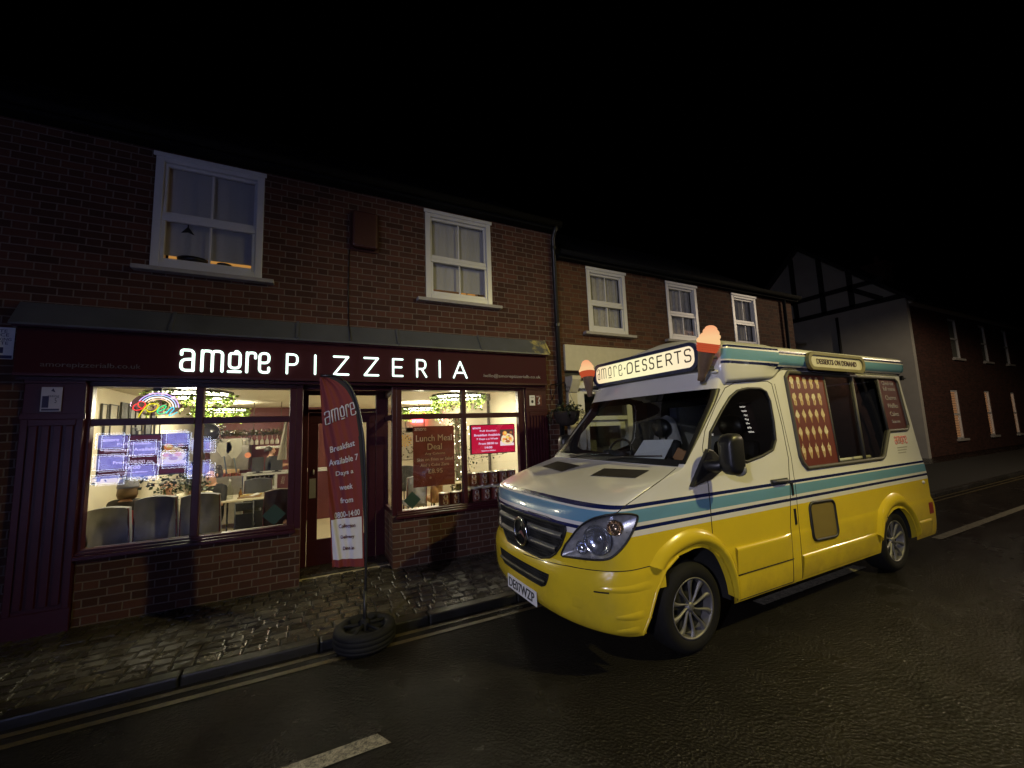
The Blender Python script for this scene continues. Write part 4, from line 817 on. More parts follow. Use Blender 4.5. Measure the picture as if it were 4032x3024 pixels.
# fallen leaves on the pavement
LF = plain('pale_fallen_leaf', (.30,.26,.18), .6, var=.3)
for i, (x, y) in enumerate(((-.47,-1.31),(-.21,-1.30),(-.33,-1.36),(-.39,-1.14),(-.52,-1.25),(-.62,-1.02),(-.12,-1.2),(-.7,-1.34),(-.85,-1.2),(-.28,-1.05),(-1.0,-1.3),(.1,-1.33))):
    mb = MB(); s = rr.uniform(.022,.045); a = rr.uniform(0,6.28); d = Vector((math.cos(a), math.sin(a), .12)); w = Vector((-d.y, d.x, .1)); c = Vector((x, y, .009))
    mb.add([c, c+d*s*.4+w*s*.4+Vector((0,0,.012)), c+d*s, c+d*s*.4-w*s*.4+Vector((0,0,.006))], [(0,1,2,3)])
    tag(mb.build('fallen_leaf', LF), 'pale fallen leaf lying on the wet stone pavement left of the black tyre', 'leaf', 'fallen leaves on the pavement')
# ---- feather flag on a tyre base
ff = empty('feather_flag', (.45, -1.60, RZ), 'red feather flag advertising breakfast on a black pole in front of the door', 'flag')
pole = [(0.4505,-1.6,0.0857),(0.458,-1.6,0.5886),(0.4537,-1.6,1.2627),(0.428,-1.6,1.7014),(0.3766,-1.6,1.9796),(0.3103,-1.6,2.1294),(0.214,-1.6,2.2043),(0.0803,-1.6,2.1989)]
mb = MB(); mb.tube(rp(pole, .2, 5), .011, 8); mb.tube([(.45,-1.6,.02),(.45,-1.6,.36)], .016, 8); mb.build('pole', BLACKP, ff)
LE = [(0.5886,0.1905),(0.6742,0.1862),(1.0797,0.1626),(1.3964,0.1434),(1.7185,0.1049),(2.0224,0.0813),(2.1829,0.0706)]; RE = [(0.5886,0.4408),(0.9417,0.4334),(1.2659,0.4194),(1.5965,0.4002),(1.7014,0.3906),(1.8875,0.3638),(2.001,0.3317),(2.0908,0.2803),(2.1508,0.214),(2.1829,0.1391)]
def edge(T, z):
    for (z0, x0), (z1, x1) in zip(T, T[1:]):
        if z <= z1: return x0 + (x1-x0)*max(0,(z-z0)/(z1-z0))
    return T[-1][1]
def flag(u, z):
    a, b = edge(LE, z), edge(RE, z); f = (1-u)
    return Vector((a+(b-a)*u, -1.60 + f*.012*math.sin(u*26+z*9) + .018*f*math.sin(u*9+z*4+1), z + .012*f*math.sin(z*3)))
FLAGM = plain('red_flag_cloth', (.14,.018,.020), .8, var=.12, scale=5); FW = plain('white_flag_print', (.50,.50,.56), .8, var=.05); FI = plain('maroon_flag_print', (.09,.02,.03), .8)
mb = MB(); mb.grid(lambda u, v: flag(u, 0.5886 + 1.59216*v**.98 - (1-v)*.03*u), 26, 60); mb.build('cloth', FLAGM, ff)
mb = MB()
for i in range(len(RE)-1):
    pass
mb.grid(lambda u, v: flag(1, 0.5886+1.59216*v) + Vector((.012 + .02*(u-.5)*2*(.3+v), 0, .01*v)), 2, 40); mb.build('pole_sleeve', plain('black_sleeve_cloth', (.012,.012,.014), .8), ff)
def on_flag(uc, zc, sl=.0):
    def mp(a, b_, d):
        z = zc + b_ + a*sl; A, B = edge(LE, z), edge(RE, z); u = uc + a/(B-A); p = flag(min(max(u,0),1), z); return Vector((p.x, p.y-.004-d, p.z))
    return mp
letters('lettering', [('Breakfast', on_flag(.5,1.5944,.22), .20, .052), ('Available 7', on_flag(.5,1.4767,.14), .235, .054), ('Days a', on_flag(.5,1.3643,.08), .14, .05), ('week', on_flag(.52,1.2466,.04), .105, .046), ('from', on_flag(.52,1.1321,.02), .10, .046), ('0800-14:00', on_flag(.52,1.0144,.06), .20, .05)], FW, ff, bold=.012)
mb = MB(); mb.grid(lambda u, v: (lambda p: Vector((p.x, p.y-.003, p.z)))(flag(.03+.92*u, 0.6474+0.3317*v-.018*u*(1-v))), 20, 10); mb.build('white_panel', FW, ff)
letters('panel_lettering', [('Collection', on_flag(.5,0.9149), .13, .034), ('Delivery', on_flag(.5,0.8186), .105, .036), ('Dine in', on_flag(.52,0.7277), .085, .03)], FI, ff, bold=.01)
mb = MB(); s_ = lambda pts: mb.tube([on_flag(.5, 1.8726, .33)(q.x*.19, q.y*.11, .002) for q in rp(pts, .08)], .0052, 6)
for P, a, b_ in ((A_,-.62,-.38), (M_,-.32,-.02), (O_,.05,.25), (R_,.32,.45), (E_,.50,.74)):
    for pts, r_ in P: s_([(a+(b_-a)*q[0], q[1]-.5) for q in pts])
mb.build('logo_lettering', FW, ff)
ty = empty('tyre_base', (.45, -1.60, RZ), 'low black tyre shaped weight holding the feather flag pole', 'flag base')
RUBB = plain('black_rubber', (.008,.008,.0085), .75, var=.3, scale=40, bump=.3, spec=.25)
mb = MB(); mb.lathe([(.13,RZ+.03),(.18,RZ+.004),(.225,RZ+.012),(.246,RZ+.035),(.249,RZ+.045),(.243,RZ+.049),(.249,RZ+.053),(.251,RZ+.082),(.244,RZ+.086),(.251,RZ+.09),(.250,RZ+.12),(.244,RZ+.124),(.249,RZ+.128),(.243,RZ+.152),(.222,RZ+.166),(.19,RZ+.169),(.172,RZ+.16),(.160,RZ+.14),(.155,RZ+.08)], (.45,-1.6,0), 40); mb.build('tyre', RUBB, ty)
mb = MB(); mb.lathe([(0,RZ+.125),(.06,RZ+.125),(.16,RZ+.115)], (.45,-1.6,0), 24)
for k in range(5):
    a = k*1.2566+.3; mb.tube([(.45+.03*math.cos(a),-1.6+.03*math.sin(a),RZ+.165),(.45+.17*math.cos(a),-1.6+.17*math.sin(a),RZ+.15)], .014, 6)
mb.lathe([(.035,RZ+.11),(.035,RZ+.2),(.02,RZ+.21)], (.45,-1.6,0), 12); mb.build('hub', RUBB, ty)
# ------------------------------------------------------------------ terrace house next door
th = empty('terrace_house', (7, 0, 0), 'orange brown brick terrace with three sash windows above a cream shop fascia', 'terraced house')
W3 = [(4.25,5.12,3.28,4.43), (6.155,7.015,3.28,4.43), (8.12,8.95,3.28,4.43)]
GX = (3.70, 9.7)
mb = MB(); wall(mb, 3.602, 10.35, 2.59, 4.5, .015, .22, W3); mb.box(3.602, 3.70, .015, .22, -.1, 2.59); mb.box(9.7, 10.35, .015, .22, -.1, 2.59); mb.box(10.13, 10.35, .22, 8, -.1, 4.5); mb.box(3.61, 10.35, 8, 8.2, -.1, 4.5)
mb.build('wall', BRICK2, th)
mb = MB(); mb.prism([(3.6,-.1,4.52),(3.6,4.1,7.4),(3.6,8.4,4.52)], (6.95,0,0)); mb.build('roof', TILE, th)
mb = MB(); mb.box(3.63, 10.45, -.1, .01, 4.47, 4.515); mb.tube([(3.63,-.15,4.55),(10.45,-.15,4.55)], .05, 8); mb.build('gutter', GUTTER, th)
mb = MB(); mb.tube([(9.95,-.05,4.5),(9.95,-.05,.0)], .036, 10); mb.build('downpipe', BLACKP, th)
for w in W3: sash_window(th, *w, 0.0, plain('dark_room', (.01,.01,.01), .9), Y=.015, blind=NET)
mb = MB(); mb.box(3.70, 9.7, -.03, .2, 2.60, 3.03); mb.build('fascia', CREAMP, th, bevel=.006)
mb = MB()
for z0, z1, y in ((2.30,2.36,-.10), (2.36,2.46,-.06), (2.46,2.50,-.14)): mb.box(3.86, 9.6, y, .1, z0, z1)
mb.build('cornice', WHITEP, th, bevel=.01)
mb = MB(); mb.box(3.72, 9.68, .05, .2, 2.5, 2.6); mb.build('blind_box', BLACKP, th)
for x in (3.72, 5.55, 9.5):
    mb = MB(); mb.box(x, x+.17, -.04, .1, 0, 2.28); mb.box(x-.02, x+.19, -.06, .1, 0, .22); mb.prism([(x,-.16,2.5),(x,-.17,2.44),(x,-.13,2.36),(x,-.06,2.24),(x,.05,2.24),(x,.05,2.5)], (.17,0,0)); mb.build('pilaster', CREAMP, th, bevel=.008)
mb = MB(); mb.box(3.89, 4.05, -.01, .12, 0, 2.3); mb.box(4.95, 5.02, -.01, .12, 0, 2.3); mb.box(4.05, 4.95, -.01, .12, 2.22, 2.3); mb.box(4.05, 4.95, -.01, .12, 1.78, 1.85); mb.build('door_frame', WHITEP, th, bevel=.006)
mb = MB(); wall(mb, 4.055, 4.945, .02, 1.78, .05, .09, [(4.17,4.83,.95,1.68)]); dr = mb.build('door', WHITEP, th, bevel=.005)
mb = MB(); mb.add([(4.17,.07,.95),(4.83,.07,.95),(4.83,.07,1.68),(4.17,.07,1.68)], [(0,1,2,3)]); mb.build('pane', GLASS2, dr)
mb = MB(); mb.add([(4.05,.06,1.85),(4.95,.06,1.85),(4.95,.06,2.22),(4.05,.06,2.22)], [(0,1,2,3)]); mb.build('transom_pane', GLASS2, th)
mb = MB(); wall(mb, 5.72, 9.5, .5, 2.3, 0, .1, [(5.8,7.5,.6,2.2),(7.6,9.4,.6,2.2)]); wall(mb, 5.02, 5.55, .5, 2.3, 0, .1, [(5.08,5.5,.6,2.2)]); f = mb.build('shop_window', WHITEP, th, bevel=.006)
mb = MB()
for a, b in ((5.8,7.5),(7.6,9.4),(5.08,5.5)): mb.add([(a,.05,.6),(b,.05,.6),(b,.05,2.2),(a,.05,2.2)], [(0,1,2,3)])
mb.build('pane', GLASS2, f)
mb = MB(); mb.box(5.02, 9.5, .0, .2, 0, .5); mb.build('stall_riser', BRICK2, th)
mb = MB(); mb.box(3.8, 9.6, 1.6, 1.7, 0, 2.6); mb.box(3.8, 9.6, .2, 1.6, -.02, 0); mb.build('room_wall', plain('dim_shop_wall', (.25,.25,.26), .8), th)

# ------------------------------------------------------------------ timber framed house, its gable facing us, and the brick range along the road
gh = empty('timber_framed_house', (22, 2, 0), 'white timber framed gable end standing beyond the brick terrace', 'house')
RENDER = plain('grey_white_render', (.34,.33,.30), .85, var=.15, scale=2, bump=.15); TIMB = plain('black_timber', (.012,.011,.01), .7)
mb = MB(); mb.prism([(22,1.76,-.1),(22,1.76,6.5),(22,5.5,10.2),(22,9.3,6.5),(22,9.3,-.1)], (.25,0,0)); mb.build('gable_wall', RENDER, gh)
mb = MB()
for (y0, z0), (y1, z1) in (((1.7,6.62),(9.3,6.62)), ((2.35,7.55),(8.4,7.55)), ((3.55,6.6),(3.55,8.35)), ((4.68,6.6),(4.68,9.4)), ((5.9,6.6),(5.9,9.8)), ((7.2,6.6),(7.2,8.5)), ((3.6,7.5),(2.5,6.7))):
    mb.obox((21.97,(y0+y1)/2,(z0+z1)/2), (.05,0,0), (0,(y1-y0)/2,(z1-z0)/2), Vector((0,-(z1-z0),(y1-y0))).normalized()*.10)
mb.build('timber', TIMB, gh)
mb = MB()
for sy in (-1, 1): mb.prism([(21.7,5.5,10.35),(21.7,5.5+sy*4.1,6.35),(21.7,5.5+sy*4.1,6.2),(21.7,5.5,10.15)], (16.5,0,0))
mb.build('roof', TILE, gh)
mb = MB(); mb.tube([(21.93,4.2,6.3),(21.93,4.2,2.2)], .06, 8); mb.build('downpipe', TIMB, gh)
mb = MB(); mb.box(21.6, 22, 2.1, 2.14, 3.18, 3.2); mb.box(21.6, 21.75, 2.08, 2.16, 3.1, 3.28); mb.build('wall_lamp', BLACKM, gh)
fb = empty('brick_cottage_range', (30, 2, 0), 'dark brick range at the right edge with lit ground floor windows', 'brick building')
wl = [(25.6,26.42,.55,2.72), (29.65,30.35,.55,2.72), (33.4,34.0,.5,2.68)]; wu = [(26.5,27.5,4.2,6.1),(30.3,31.2,4.2,6.1),(33.6,34.4,4.2,6.1)]
mb = MB(); wall(mb, 22.26, 60, -.1, 6.3, 1.9, 2.1, wl+wu); mb.build('wall', BRICK3, fb)
mb = MB(); mb.box(22.3, 60, 1.62, 1.9, 6.3, 6.52); mb.build('eaves_board', plain('white_eaves_paint', (.45,.44,.42), .6), fb, bevel=.01)
mb = MB(); mb.prism([(22.3,1.6,6.52),(22.3,6,9.6),(22.3,10,6.52)], (37,0,0)); mb.build('roof', TILE, fb)
mb = MB(); mb.box(25.2, 26.0, 3.4, 4.2, 7.0, 9.1); mb.box(25.1, 26.1, 3.3, 4.3, 9.1, 9.3); mb.lathe([(.13,9.3),(.11,9.75)], (25.6,3.8,0), 10); mb.build('chimney', BRICK3, fb)
SHUT = NT('lit_window_blind'); p = SHUT.pos(); sp = SHUT.n('ShaderNodeSeparateXYZ'); SHUT.l(p, sp.inputs[0]); em = SHUT.n('ShaderNodeEmission')
wv = SHUT.math('FRACT', SHUT.math('MULTIPLY', sp.outputs[2], 9)); cl = SHUT.ramp(wv, [(.1,(.10,.05,.03)),(.3,(.46,.21,.09))]); SHUT.l(cl, em.inputs[0]); em.inputs[1].default_value = .85; SHUT.l(em.outputs[0], SHUT.out.inputs[0]); SHUT = SHUT.mat
for i, w in enumerate(wl + wu):
    mb = MB(); a, b, c, d = w; zm = (c+d)/2
    for q in ((a,a+.06,c,d),(b-.06,b,c,d),(a+.06,b-.06,c,c+.07),(a+.06,b-.06,d-.07,d),(a+.06,b-.06,zm-.035,zm+.035)): mb.box(q[0], q[1], 1.93, 2.0, q[2], q[3])
    f = mb.build('window', UPVC, fb)
    mb = MB(); mb.box(a-.1, b+.1, 1.78, 1.93, c-.09, c); mb.build('window_sill', SILLM, f)
    mb = MB(); mb.add([(a,1.97,c),(b,1.97,c),(b,1.97,d),(a,1.97,d)], [(0,1,2,3)]); mb.build('pane', GLASS2, f)
    mb = MB(); mb.box(a-.02, b+.02, 2.02, 2.04, c-.02, d+.02); mb.build('blind', SHUT if i < 3 else NET, f)

# ------------------------------------------------------------------ across the street (seen reflected in glass and paint; it carries the lamps, inferred and added, that light the place)
op = empty('estate_agent_building', (0, -8.4, 0), 'shop across the street whose lit property cards reflect in the windows', 'shop building')
YO = -8.0
sl = [(9.2,9.95,2.2,3.1), (10.9,11.55,2.2,3.1)]
mb = MB(); wall(mb, -14, 18, -.1, 6.2, YO-.3, YO, [(-5.1,-1.9,.55,2.2), (-1.7,.3,.05,2.2)] + sl); mb.build('wall', BRICK3, op)
mb = MB(); wall(mb, -5.2, -1.8, .48, 2.3, YO-.06, YO+.04, [(-5.1,-1.9,.55,2.2)]); mb.build('window_frame', BLACKP, op)
mb = MB(); mb.box(-6, 1, YO-2.2, YO-2.1, 0, 2.4); mb.build('room_wall', plain('dim_shop_wall', (.25,.25,.26), .8), op)
CARD = NT('lit_property_card'); p = CARD.obj(); oi = CARD.n('ShaderNodeObjectInfo'); mp = CARD.n('ShaderNodeVectorMath'); mp.operation = 'ADD'; CARD.l(p, mp.inputs[0]); CARD.l(oi.outputs['Location'], mp.inputs[1])
vo = CARD.n('ShaderNodeTexVoronoi'); vo.distance = 'CHEBYCHEV'; vo.inputs['Scale'].default_value = 5.5; CARD.l(mp.outputs[0], vo.inputs['Vector']); sp = CARD.n('ShaderNodeSeparateColor'); CARD.l(vo.outputs['Color'], sp.inputs[0])
em = CARD.n('ShaderNodeEmission'); CARD.l(CARD.ramp(sp.outputs[0], [(.2,(.24,.28,.85)),(.9,(.36,.42,1.0))]), em.inputs[0]); em.inputs[1].default_value = CARD_E; CARD.l(em.outputs[0], CARD.out.inputs[0]); CARD = CARD.mat
CEDGE = glow('lit_card_edge', (.66,.74,1.0), CARD_E*1.7)
for x0, x1, z0, z1 in ((-4.75,-4.2,1.53,1.93),(-4.13,-3.55,1.33,1.73),(-3.47,-2.92,1.57,1.96),(-4.77,-4.18,1.0,1.4),(-4.14,-3.58,.74,1.14),(-3.52,-2.95,1.02,1.43),(-2.9,-2.33,1.37,1.73),(-2.97,-2.32,.71,1.1),(-4.8,-4.25,.66,.9)):
    mb = MB(); mb.box(x0+.035, x1-.035, YO-.32, YO-.30, z0+.035, z1-.035); cd = mb.build('property_card', CARD, op)
    mb = MB()
    for q in ((x0,x1,z0,z0+.018),(x0,x1,z1-.018,z1),(x0,x0+.018,z0+.018,z1-.018),(x1-.018,x1,z0+.018,z1-.018)): mb.box(q[0], q[1], YO-.32, YO-.298, q[2], q[3])
    mb.build('lit_edge', CEDGE, cd)
    mb = MB(); mb.tube([(x0+.03,YO-.31,z1),(x0+.03,YO-.31,2.2)], .002, 4); mb.tube([(x1-.03,YO-.31,z1),(x1-.03,YO-.31,2.2)], .002, 4); mb.build('wire', BLACKM, cd)
SLAT = glow('lit_white_shutter', (1.0,.95,.82), 3.2)
for a, b, c, d in sl:
    mb = MB(); n = 7
    for k in range(n):
        for u0, u1 in ((a, (a+b)/2-.04), ((a+b)/2+.04, b)): mb.box(u0+.02, u1-.02, YO-.2, YO-.19, c+(d-c)*k/n+.02, c+(d-c)*(k+.55)/n)
    mb.build('shuttered_window', SLAT, op)
# street lamps on the far pavement; the one further along is added
def street_lamp(x, hz, watts, col, size, blend, label, aim=None):
    o = empty('street_lamp', (x, -7.6, 0), label, 'street lamp', 'street lamps across the road')
    mb = MB(); mb.lathe([(.09,0),(.09,.9),(.055,1.0),(.045,hz)], (x,-7.6,0), 12); mb.tube(rp([(x,-7.6,hz-.1),(x,-7.6,hz+.25),(x,-7.2,hz+.27)], .2), .03, 8); mb.build('post', BLACKM, o)
    mb = MB(); mb.prism([(x-.12,-7.25,hz+.23),(x+.12,-7.25,hz+.23),(x+.11,-6.7,hz+.17),(x-.11,-6.7,hz+.17)], (0,0,.12)); mb.build('lantern', BLACKM, o, bevel=.02)
    d = bpy.data.lights.new('lamp_light', 'SPOT'); d.energy = watts; d.color = col; d.spot_size = rad(size); d.spot_blend = blend; d.shadow_soft_size = .09
    p = bpy.data.objects.new('lamp_light', d); p.location = (0, .6, hz); COL.objects.link(p); p.parent = o
    if aim: p.rotation_euler = Vector(aim).to_track_quat('-Z', 'Y').to_euler()
street_lamp(5.45, 5.75, STREET_W, (1.0,.85,.30), 80, 1.0, 'warm street lamp on a black post across the road from the van', (-1.75, 4.1, -4.0))
street_lamp(17.5, 6.5, 1500, (1.0,.80,.55), 176, .2, 'added dim street lamp across the road, unseen, lighting the gable beyond the van')  # added out of view to lift the far gable and brick range
fo = empty('floodlight', (-4.7, -7.95, 3.5), 'added unseen floodlight, cool white, on the wall above the agent window across the road', 'floodlight')  # unseen fixture added; its cool light follows the tyre and mirror shadows
mb = MB(); mb.box(-4.85, -4.55, -7.98, -7.86, 3.42, 3.62); mb.box(-4.73, -4.67, -8.0, -7.98, 3.4, 3.64); mb.build('housing', BLACKM, fo)
d = bpy.data.lights.new('flood_light', 'SPOT'); d.energy = COOL_W; d.color = (.84,.81,1.0); d.spot_size = rad(66); d.spot_blend = 1.0; d.shadow_soft_size = .08
p = bpy.data.objects.new('flood_light', d); p.location = (0, .13, 0); COL.objects.link(p); p.parent = fo; p.rotation_euler = Vector((7.6, 5.0, -2.0)).to_track_quat('-Z', 'Y').to_euler()
mb = MB(); mb.box(-20, 30, -9, -6.6, RZ-.05, .0); tag(mb.build('far_pavement', ASPH), kind='structure')
# ================================================================== the dessert van (local axes: x to the rear from the front axle, -y the side towards us, z up from the road)
VO = Vector((2.665, -2.16, RZ))
van = empty('dessert_van', VO, 'yellow white and blue dessert van with a lit roof sign and two glowing cones', 'van')
def vb(mb, name, mat, par=None, bevel=0, recalc=False):
    o = mb.build(name, mat, None, bevel, recalc); o.parent = par or van; return o
TB = np.array([(.285,-.86,-.50,2.6,.955,4.25),(.32,-.955,-.52,2.6,.965,4.26),(.45,-1.005,-.54,2.6,.98,4.26),(.62,-1.01,-.55,2.6,.985,4.26),(.70,-.985,-.55,2.6,.985,4.235),
(.74,-.958,-.56,2.6,.98,4.20),(.85,-.95,-.57,2.6,.98,4.195),(1.0,-.935,-.58,2.7,.98,4.19),(1.06,-.92,-.59,2.8,.98,4.18),(1.12,-.895,-.60,3.0,.98,4.16),
(1.17,-.85,-.58,3.2,.975,4.15),(1.21,-.74,-.52,3.4,.968,4.145),(1.26,-.57,-.42,3.6,.962,4.14),(1.32,-.33,-.26,4.0,.957,4.14),(1.37,-.12,-.10,4.,.953,4.135),(1.40,-.02,-.01,4.,.95,4.135),
(1.44,.0,.03,3.,.947,4.13),(1.70,.18,.29,2.6,.925,4.12),(2.05,.45,.60,2.6,.893,4.10),(2.28,.56,.70,2.6,.875,4.09)])
def _pchip():
    x = TB[:,0]; h = np.diff(x); out = []
    for c in range(1, 6):
        d = np.diff(TB[:,c])/h; m = np.zeros(len(x)); m[0] = d[0]; m[-1] = d[-1]
        for i in range(1, len(x)-1):
            if d[i-1]*d[i] > 0: w1 = 2*h[i]+h[i-1]; w2 = h[i]+2*h[i-1]; m[i] = (w1+w2)/(w1/d[i-1]+w2/d[i])
        out.append(m)
    return out
_MM = _pchip()
def prof(z):
    x = TB[:,0]; z = min(max(z, x[0]), x[-1]-1e-9); i = int(np.searchsorted(x, z, 'right'))-1; h = x[i+1]-x[i]; t = (z-x[i])/h
    a, b, c, d = 2*t**3-3*t**2+1, t**3-2*t**2+t, -2*t**3+3*t**2, t**3-t**2
    return [a*TB[i,k+1]+b*h*_MM[k][i]+c*TB[i+1,k+1]+d*h*_MM[k][i+1] for k in range(5)]     # xf, xs, n, hw, xr
def fxy(y, z):
    f, s, n, w, _ = prof(z); u = min(1, abs(y)/w); return f+(s-f)*(1-(1-u**n)**(1/n))
def hwz(z): return prof(z)[3]
def skin_q(q, z):
    """perimeter coordinate q = x + |y|  ->  (x, |y|) on the skin"""
    f, s, n, w, r = prof(z)
    if q >= s + w: return min(q-w, r), w
    lo, hi = 0.0, math.pi/2
    for _ in range(26):
        t = (lo+hi)/2; x = f+(s-f)*(1-math.cos(t)**(2/n)); y = w*math.sin(t)**(2/n)
        if x+y < q: lo = t
        else: hi = t
    return x, y
def skn(q, z, off=0.0):
    """point on the near side skin pushed out by off"""
    x, y = skin_q(q, z)
    if off:
        x2, y2 = skin_q(q+.01, z); x1, y1 = skin_q(q-.01, z); n = Vector((-(y2-y1), (x2-x1)))
        n = n.normalized() if n.length > 1e-7 else Vector((0,1)); x += n.x*off; y += n.y*off
    return Vector((x, -y, z))
sd = lambda x, z, off=0.0: Vector((x, -hwz(z)-off, z))
def inpoly(px, py, poly):
    c = False; n = len(poly)
    for i in range(n):
        x0, y0 = poly[i]; x1, y1 = poly[i-1]
        if (y0 > py) != (y1 > py) and px < (x1-x0)*(py-y0)/(y1-y0)+x0: c = not c
    return c
def dens(poly, closed=True, step=.012):
    o = []; n = len(poly)
    for i in range(n if closed else n-1):
        a, b = poly[i], poly[(i+1) % n]; k = max(1, int(math.dist(a, b)/step))
        o += [(a[0]+(b[0]-a[0])*j/k, a[1]+(b[1]-a[1])*j/k) for j in range(k)]
    if not closed: o.append(poly[-1])
    return o
rnd2 = lambda pts, r=.04, n=4: [(p.x, p.y) for p in rp(list(pts)+[pts[0], pts[1]], r, n)[1:-1]][0:]
xz = lambda pts: [(x+hwz(z), z) for x, z in pts]
def smooth_closed(pts, n=5):
    """closed Catmull-Rom"""
    o = []; N = len(pts)
    for i in range(N):
        p0, p1, p2, p3 = (Vector(pts[(i+k) % N]) for k in (-1,0,1,2))
        for k in range(n):
            t = k/n; v = .5*((2*p1)+(p2-p0)*t+(2*p0-5*p1+4*p2-p3)*t*t+(3*p1-p0-3*p2+p3)*t**3); o.append((v.x, v.y))
    return o
# ---- livery
def livery():
    t = NT('van_livery'); p = t.obj(); sp = t.n('ShaderNodeSeparateXYZ'); t.l(p, sp.inputs[0]); z = sp.outputs[2]; x = sp.outputs[0]
    g = t.n('ShaderNodeNewGeometry'); sn = t.n('ShaderNodeSeparateXYZ'); t.l(g.outputs['True Normal'], sn.inputs[0])
    W = (.70,.69,.67); Yl = (.68,.50,.025); N = (.008,.014,.085); B = (.145,.32,.45)
    zz = t.math('MULTIPLY', z, .3); st = [(0,Yl),(.958,W),(.998,N),(1.028,W),(1.043,B),(1.133,W),(1.146,N),(1.176,W)]
    low = t.ramp(zz, [(a*.3, c) for a, c in st], 'CONSTANT')
    z2 = t.math('ADD', z, t.math('MULTIPLY', t.math('GREATER_THAN', x, 1.44), .021))
    up = t.ramp(t.math('MULTIPLY', t.math('SUBTRACT', z2, 2.2), 2.0), [((a-2.2)*2, c) for a, c in ((2.2,W),(2.268,N),(2.293,W),(2.306,B),(2.404,W),(2.417,N),(2.441,W))], 'CONSTANT')
    sidef = t.math('GREATER_THAN', t.math('ABSOLUTE', sn.outputs[1]), .5); up = t.mix(sidef, W, up)
    col = t.mix(t.math('GREATER_THAN', z, 2.0), low, up)
    grime = t.math('MULTIPLY', t.ramp(t.noise(p, 3, 5, .65), [(.4,0),(.75,1)]), t.ramp(z, [(.25,.5),(.75,.06)])); col = t.mix(grime, col, (.10,.08,.045))
    n2 = t.noise(p, 2.2, 3); t.bsdf(col, t.math('ADD', .17, t.math('MULTIPLY', n2, .12)), 0, None, spec=.5, coat=.55); return t.mat
LIV = livery(); RUB = plain('black_rubber_seal', (.012,.012,.013), .5); DARKIN = plain('dark_cab_trim', (.02,.02,.021), .7, var=.2); GAP = plain('panel_shadow_gap', (.008,.007,.004), .9)
SILV = plain('silver_trim', (.20,.20,.20), .4, .6); CHROME = plain('chrome', (.75,.76,.78), .1, 1.0, var=.03)
# ---- skin
ARCH_F = [(-.60,.18),(-.555,.285),(-.50,.39),(-.42,.56),(-.32,.69),(-.18,.762),(0,.79),(.09,.786),(.20,.745),(.29,.668),(.376,.5),(.42,.35),(.435,.18)]
ARCH_R = [(2.85,.18),(2.87,.40),(2.95,.55),(3.08,.655),(3.22,.70),(3.33,.708),(3.46,.68),(3.58,.60),(3.68,.46),(3.74,.30),(3.76,.18)]
HEAD = smooth_closed([(-.388,.781),(-.34,.86),(-.289,.905),(-.163,1.013),(-.024,1.083),(.144,1.124),(.298,1.132),(.405,1.113),(.428,1.089),(.386,1.017),(.303,.927),(.198,.854),(.117,.821),(-.005,.806),(-.179,.794),(-.3,.785)], 3)
DWIN = [(.30,1.50),(.36,1.66),(.55,1.84),(.70,1.965),(.82,2.025),(.98,2.05),(1.16,2.05),(1.24,2.02),(1.275,1.93),(1.265,1.72),(1.24,1.56),(1.17,1.475),(1.0,1.43),(.78,1.395),(.42,1.45)]
DOOR = [(.217,.87),(.24,1.265),(.24,1.545),(.302,1.68),(.50,1.90),(.66,2.05),(.80,2.10),(.99,2.115),(1.30,2.125),(1.362,2.10),(1.394,1.70),(1.392,1.39),(1.297,.99),(1.262,.80),(1.25,.30),(.47,.30),(.462,.45),(.43,.56),(.36,.70),(.27,.81)]
BWIN = [(1.60,1.33),(1.575,1.40),(1.60,2.17),(1.66,2.222),(3.92,2.21),(3.985,2.17),(3.985,1.62),(3.93,1.572),(3.46,1.57),(3.43,1.54),(3.22,1.30),(3.16,1.272),(1.66,1.272)]
K = 56; KM = 230; ZS = sorted({*np.arange(.285, 2.279, .02).round(4), .735, 1.40, 1.44, 2.05, 2.28}); ZS = [z for i, z in enumerate(ZS) if i == 0 or z-ZS[i-1] > .006]
QS = []
for z in ZS:
    f, s, n, w, r = prof(z); row = [(f+(s-f)*(1-math.cos(math.pi/2*k/K)**(2/n))) + w*math.sin(math.pi/2*k/K)**(2/n) for k in range(K)]
    QS.append(row + [s+w+(r-s)*k/KM for k in range(KM+1)])
NC = K+KM+1
def segnear(p, poly):
    bd, bp = 1e9, None
    for i in range(len(poly)):
        ax, ay = poly[i-1]; bx, by = poly[i]; dx, dy = bx-ax, by-ay; L = dx*dx+dy*dy
        t = 0 if L < 1e-12 else max(0, min(1, ((p[0]-ax)*dx+(p[1]-ay)*dy)/L)); q = (ax+dx*t, ay+dy*t); d = math.dist(p, q)
        if d < bd: bd, bp = d, q
    return bd, bp
P_ARF, P_ARR, P_DWIN, P_BWIN, P_DOOR = (xz(p) for p in (ARCH_F, ARCH_R, DWIN, BWIN, DOOR))
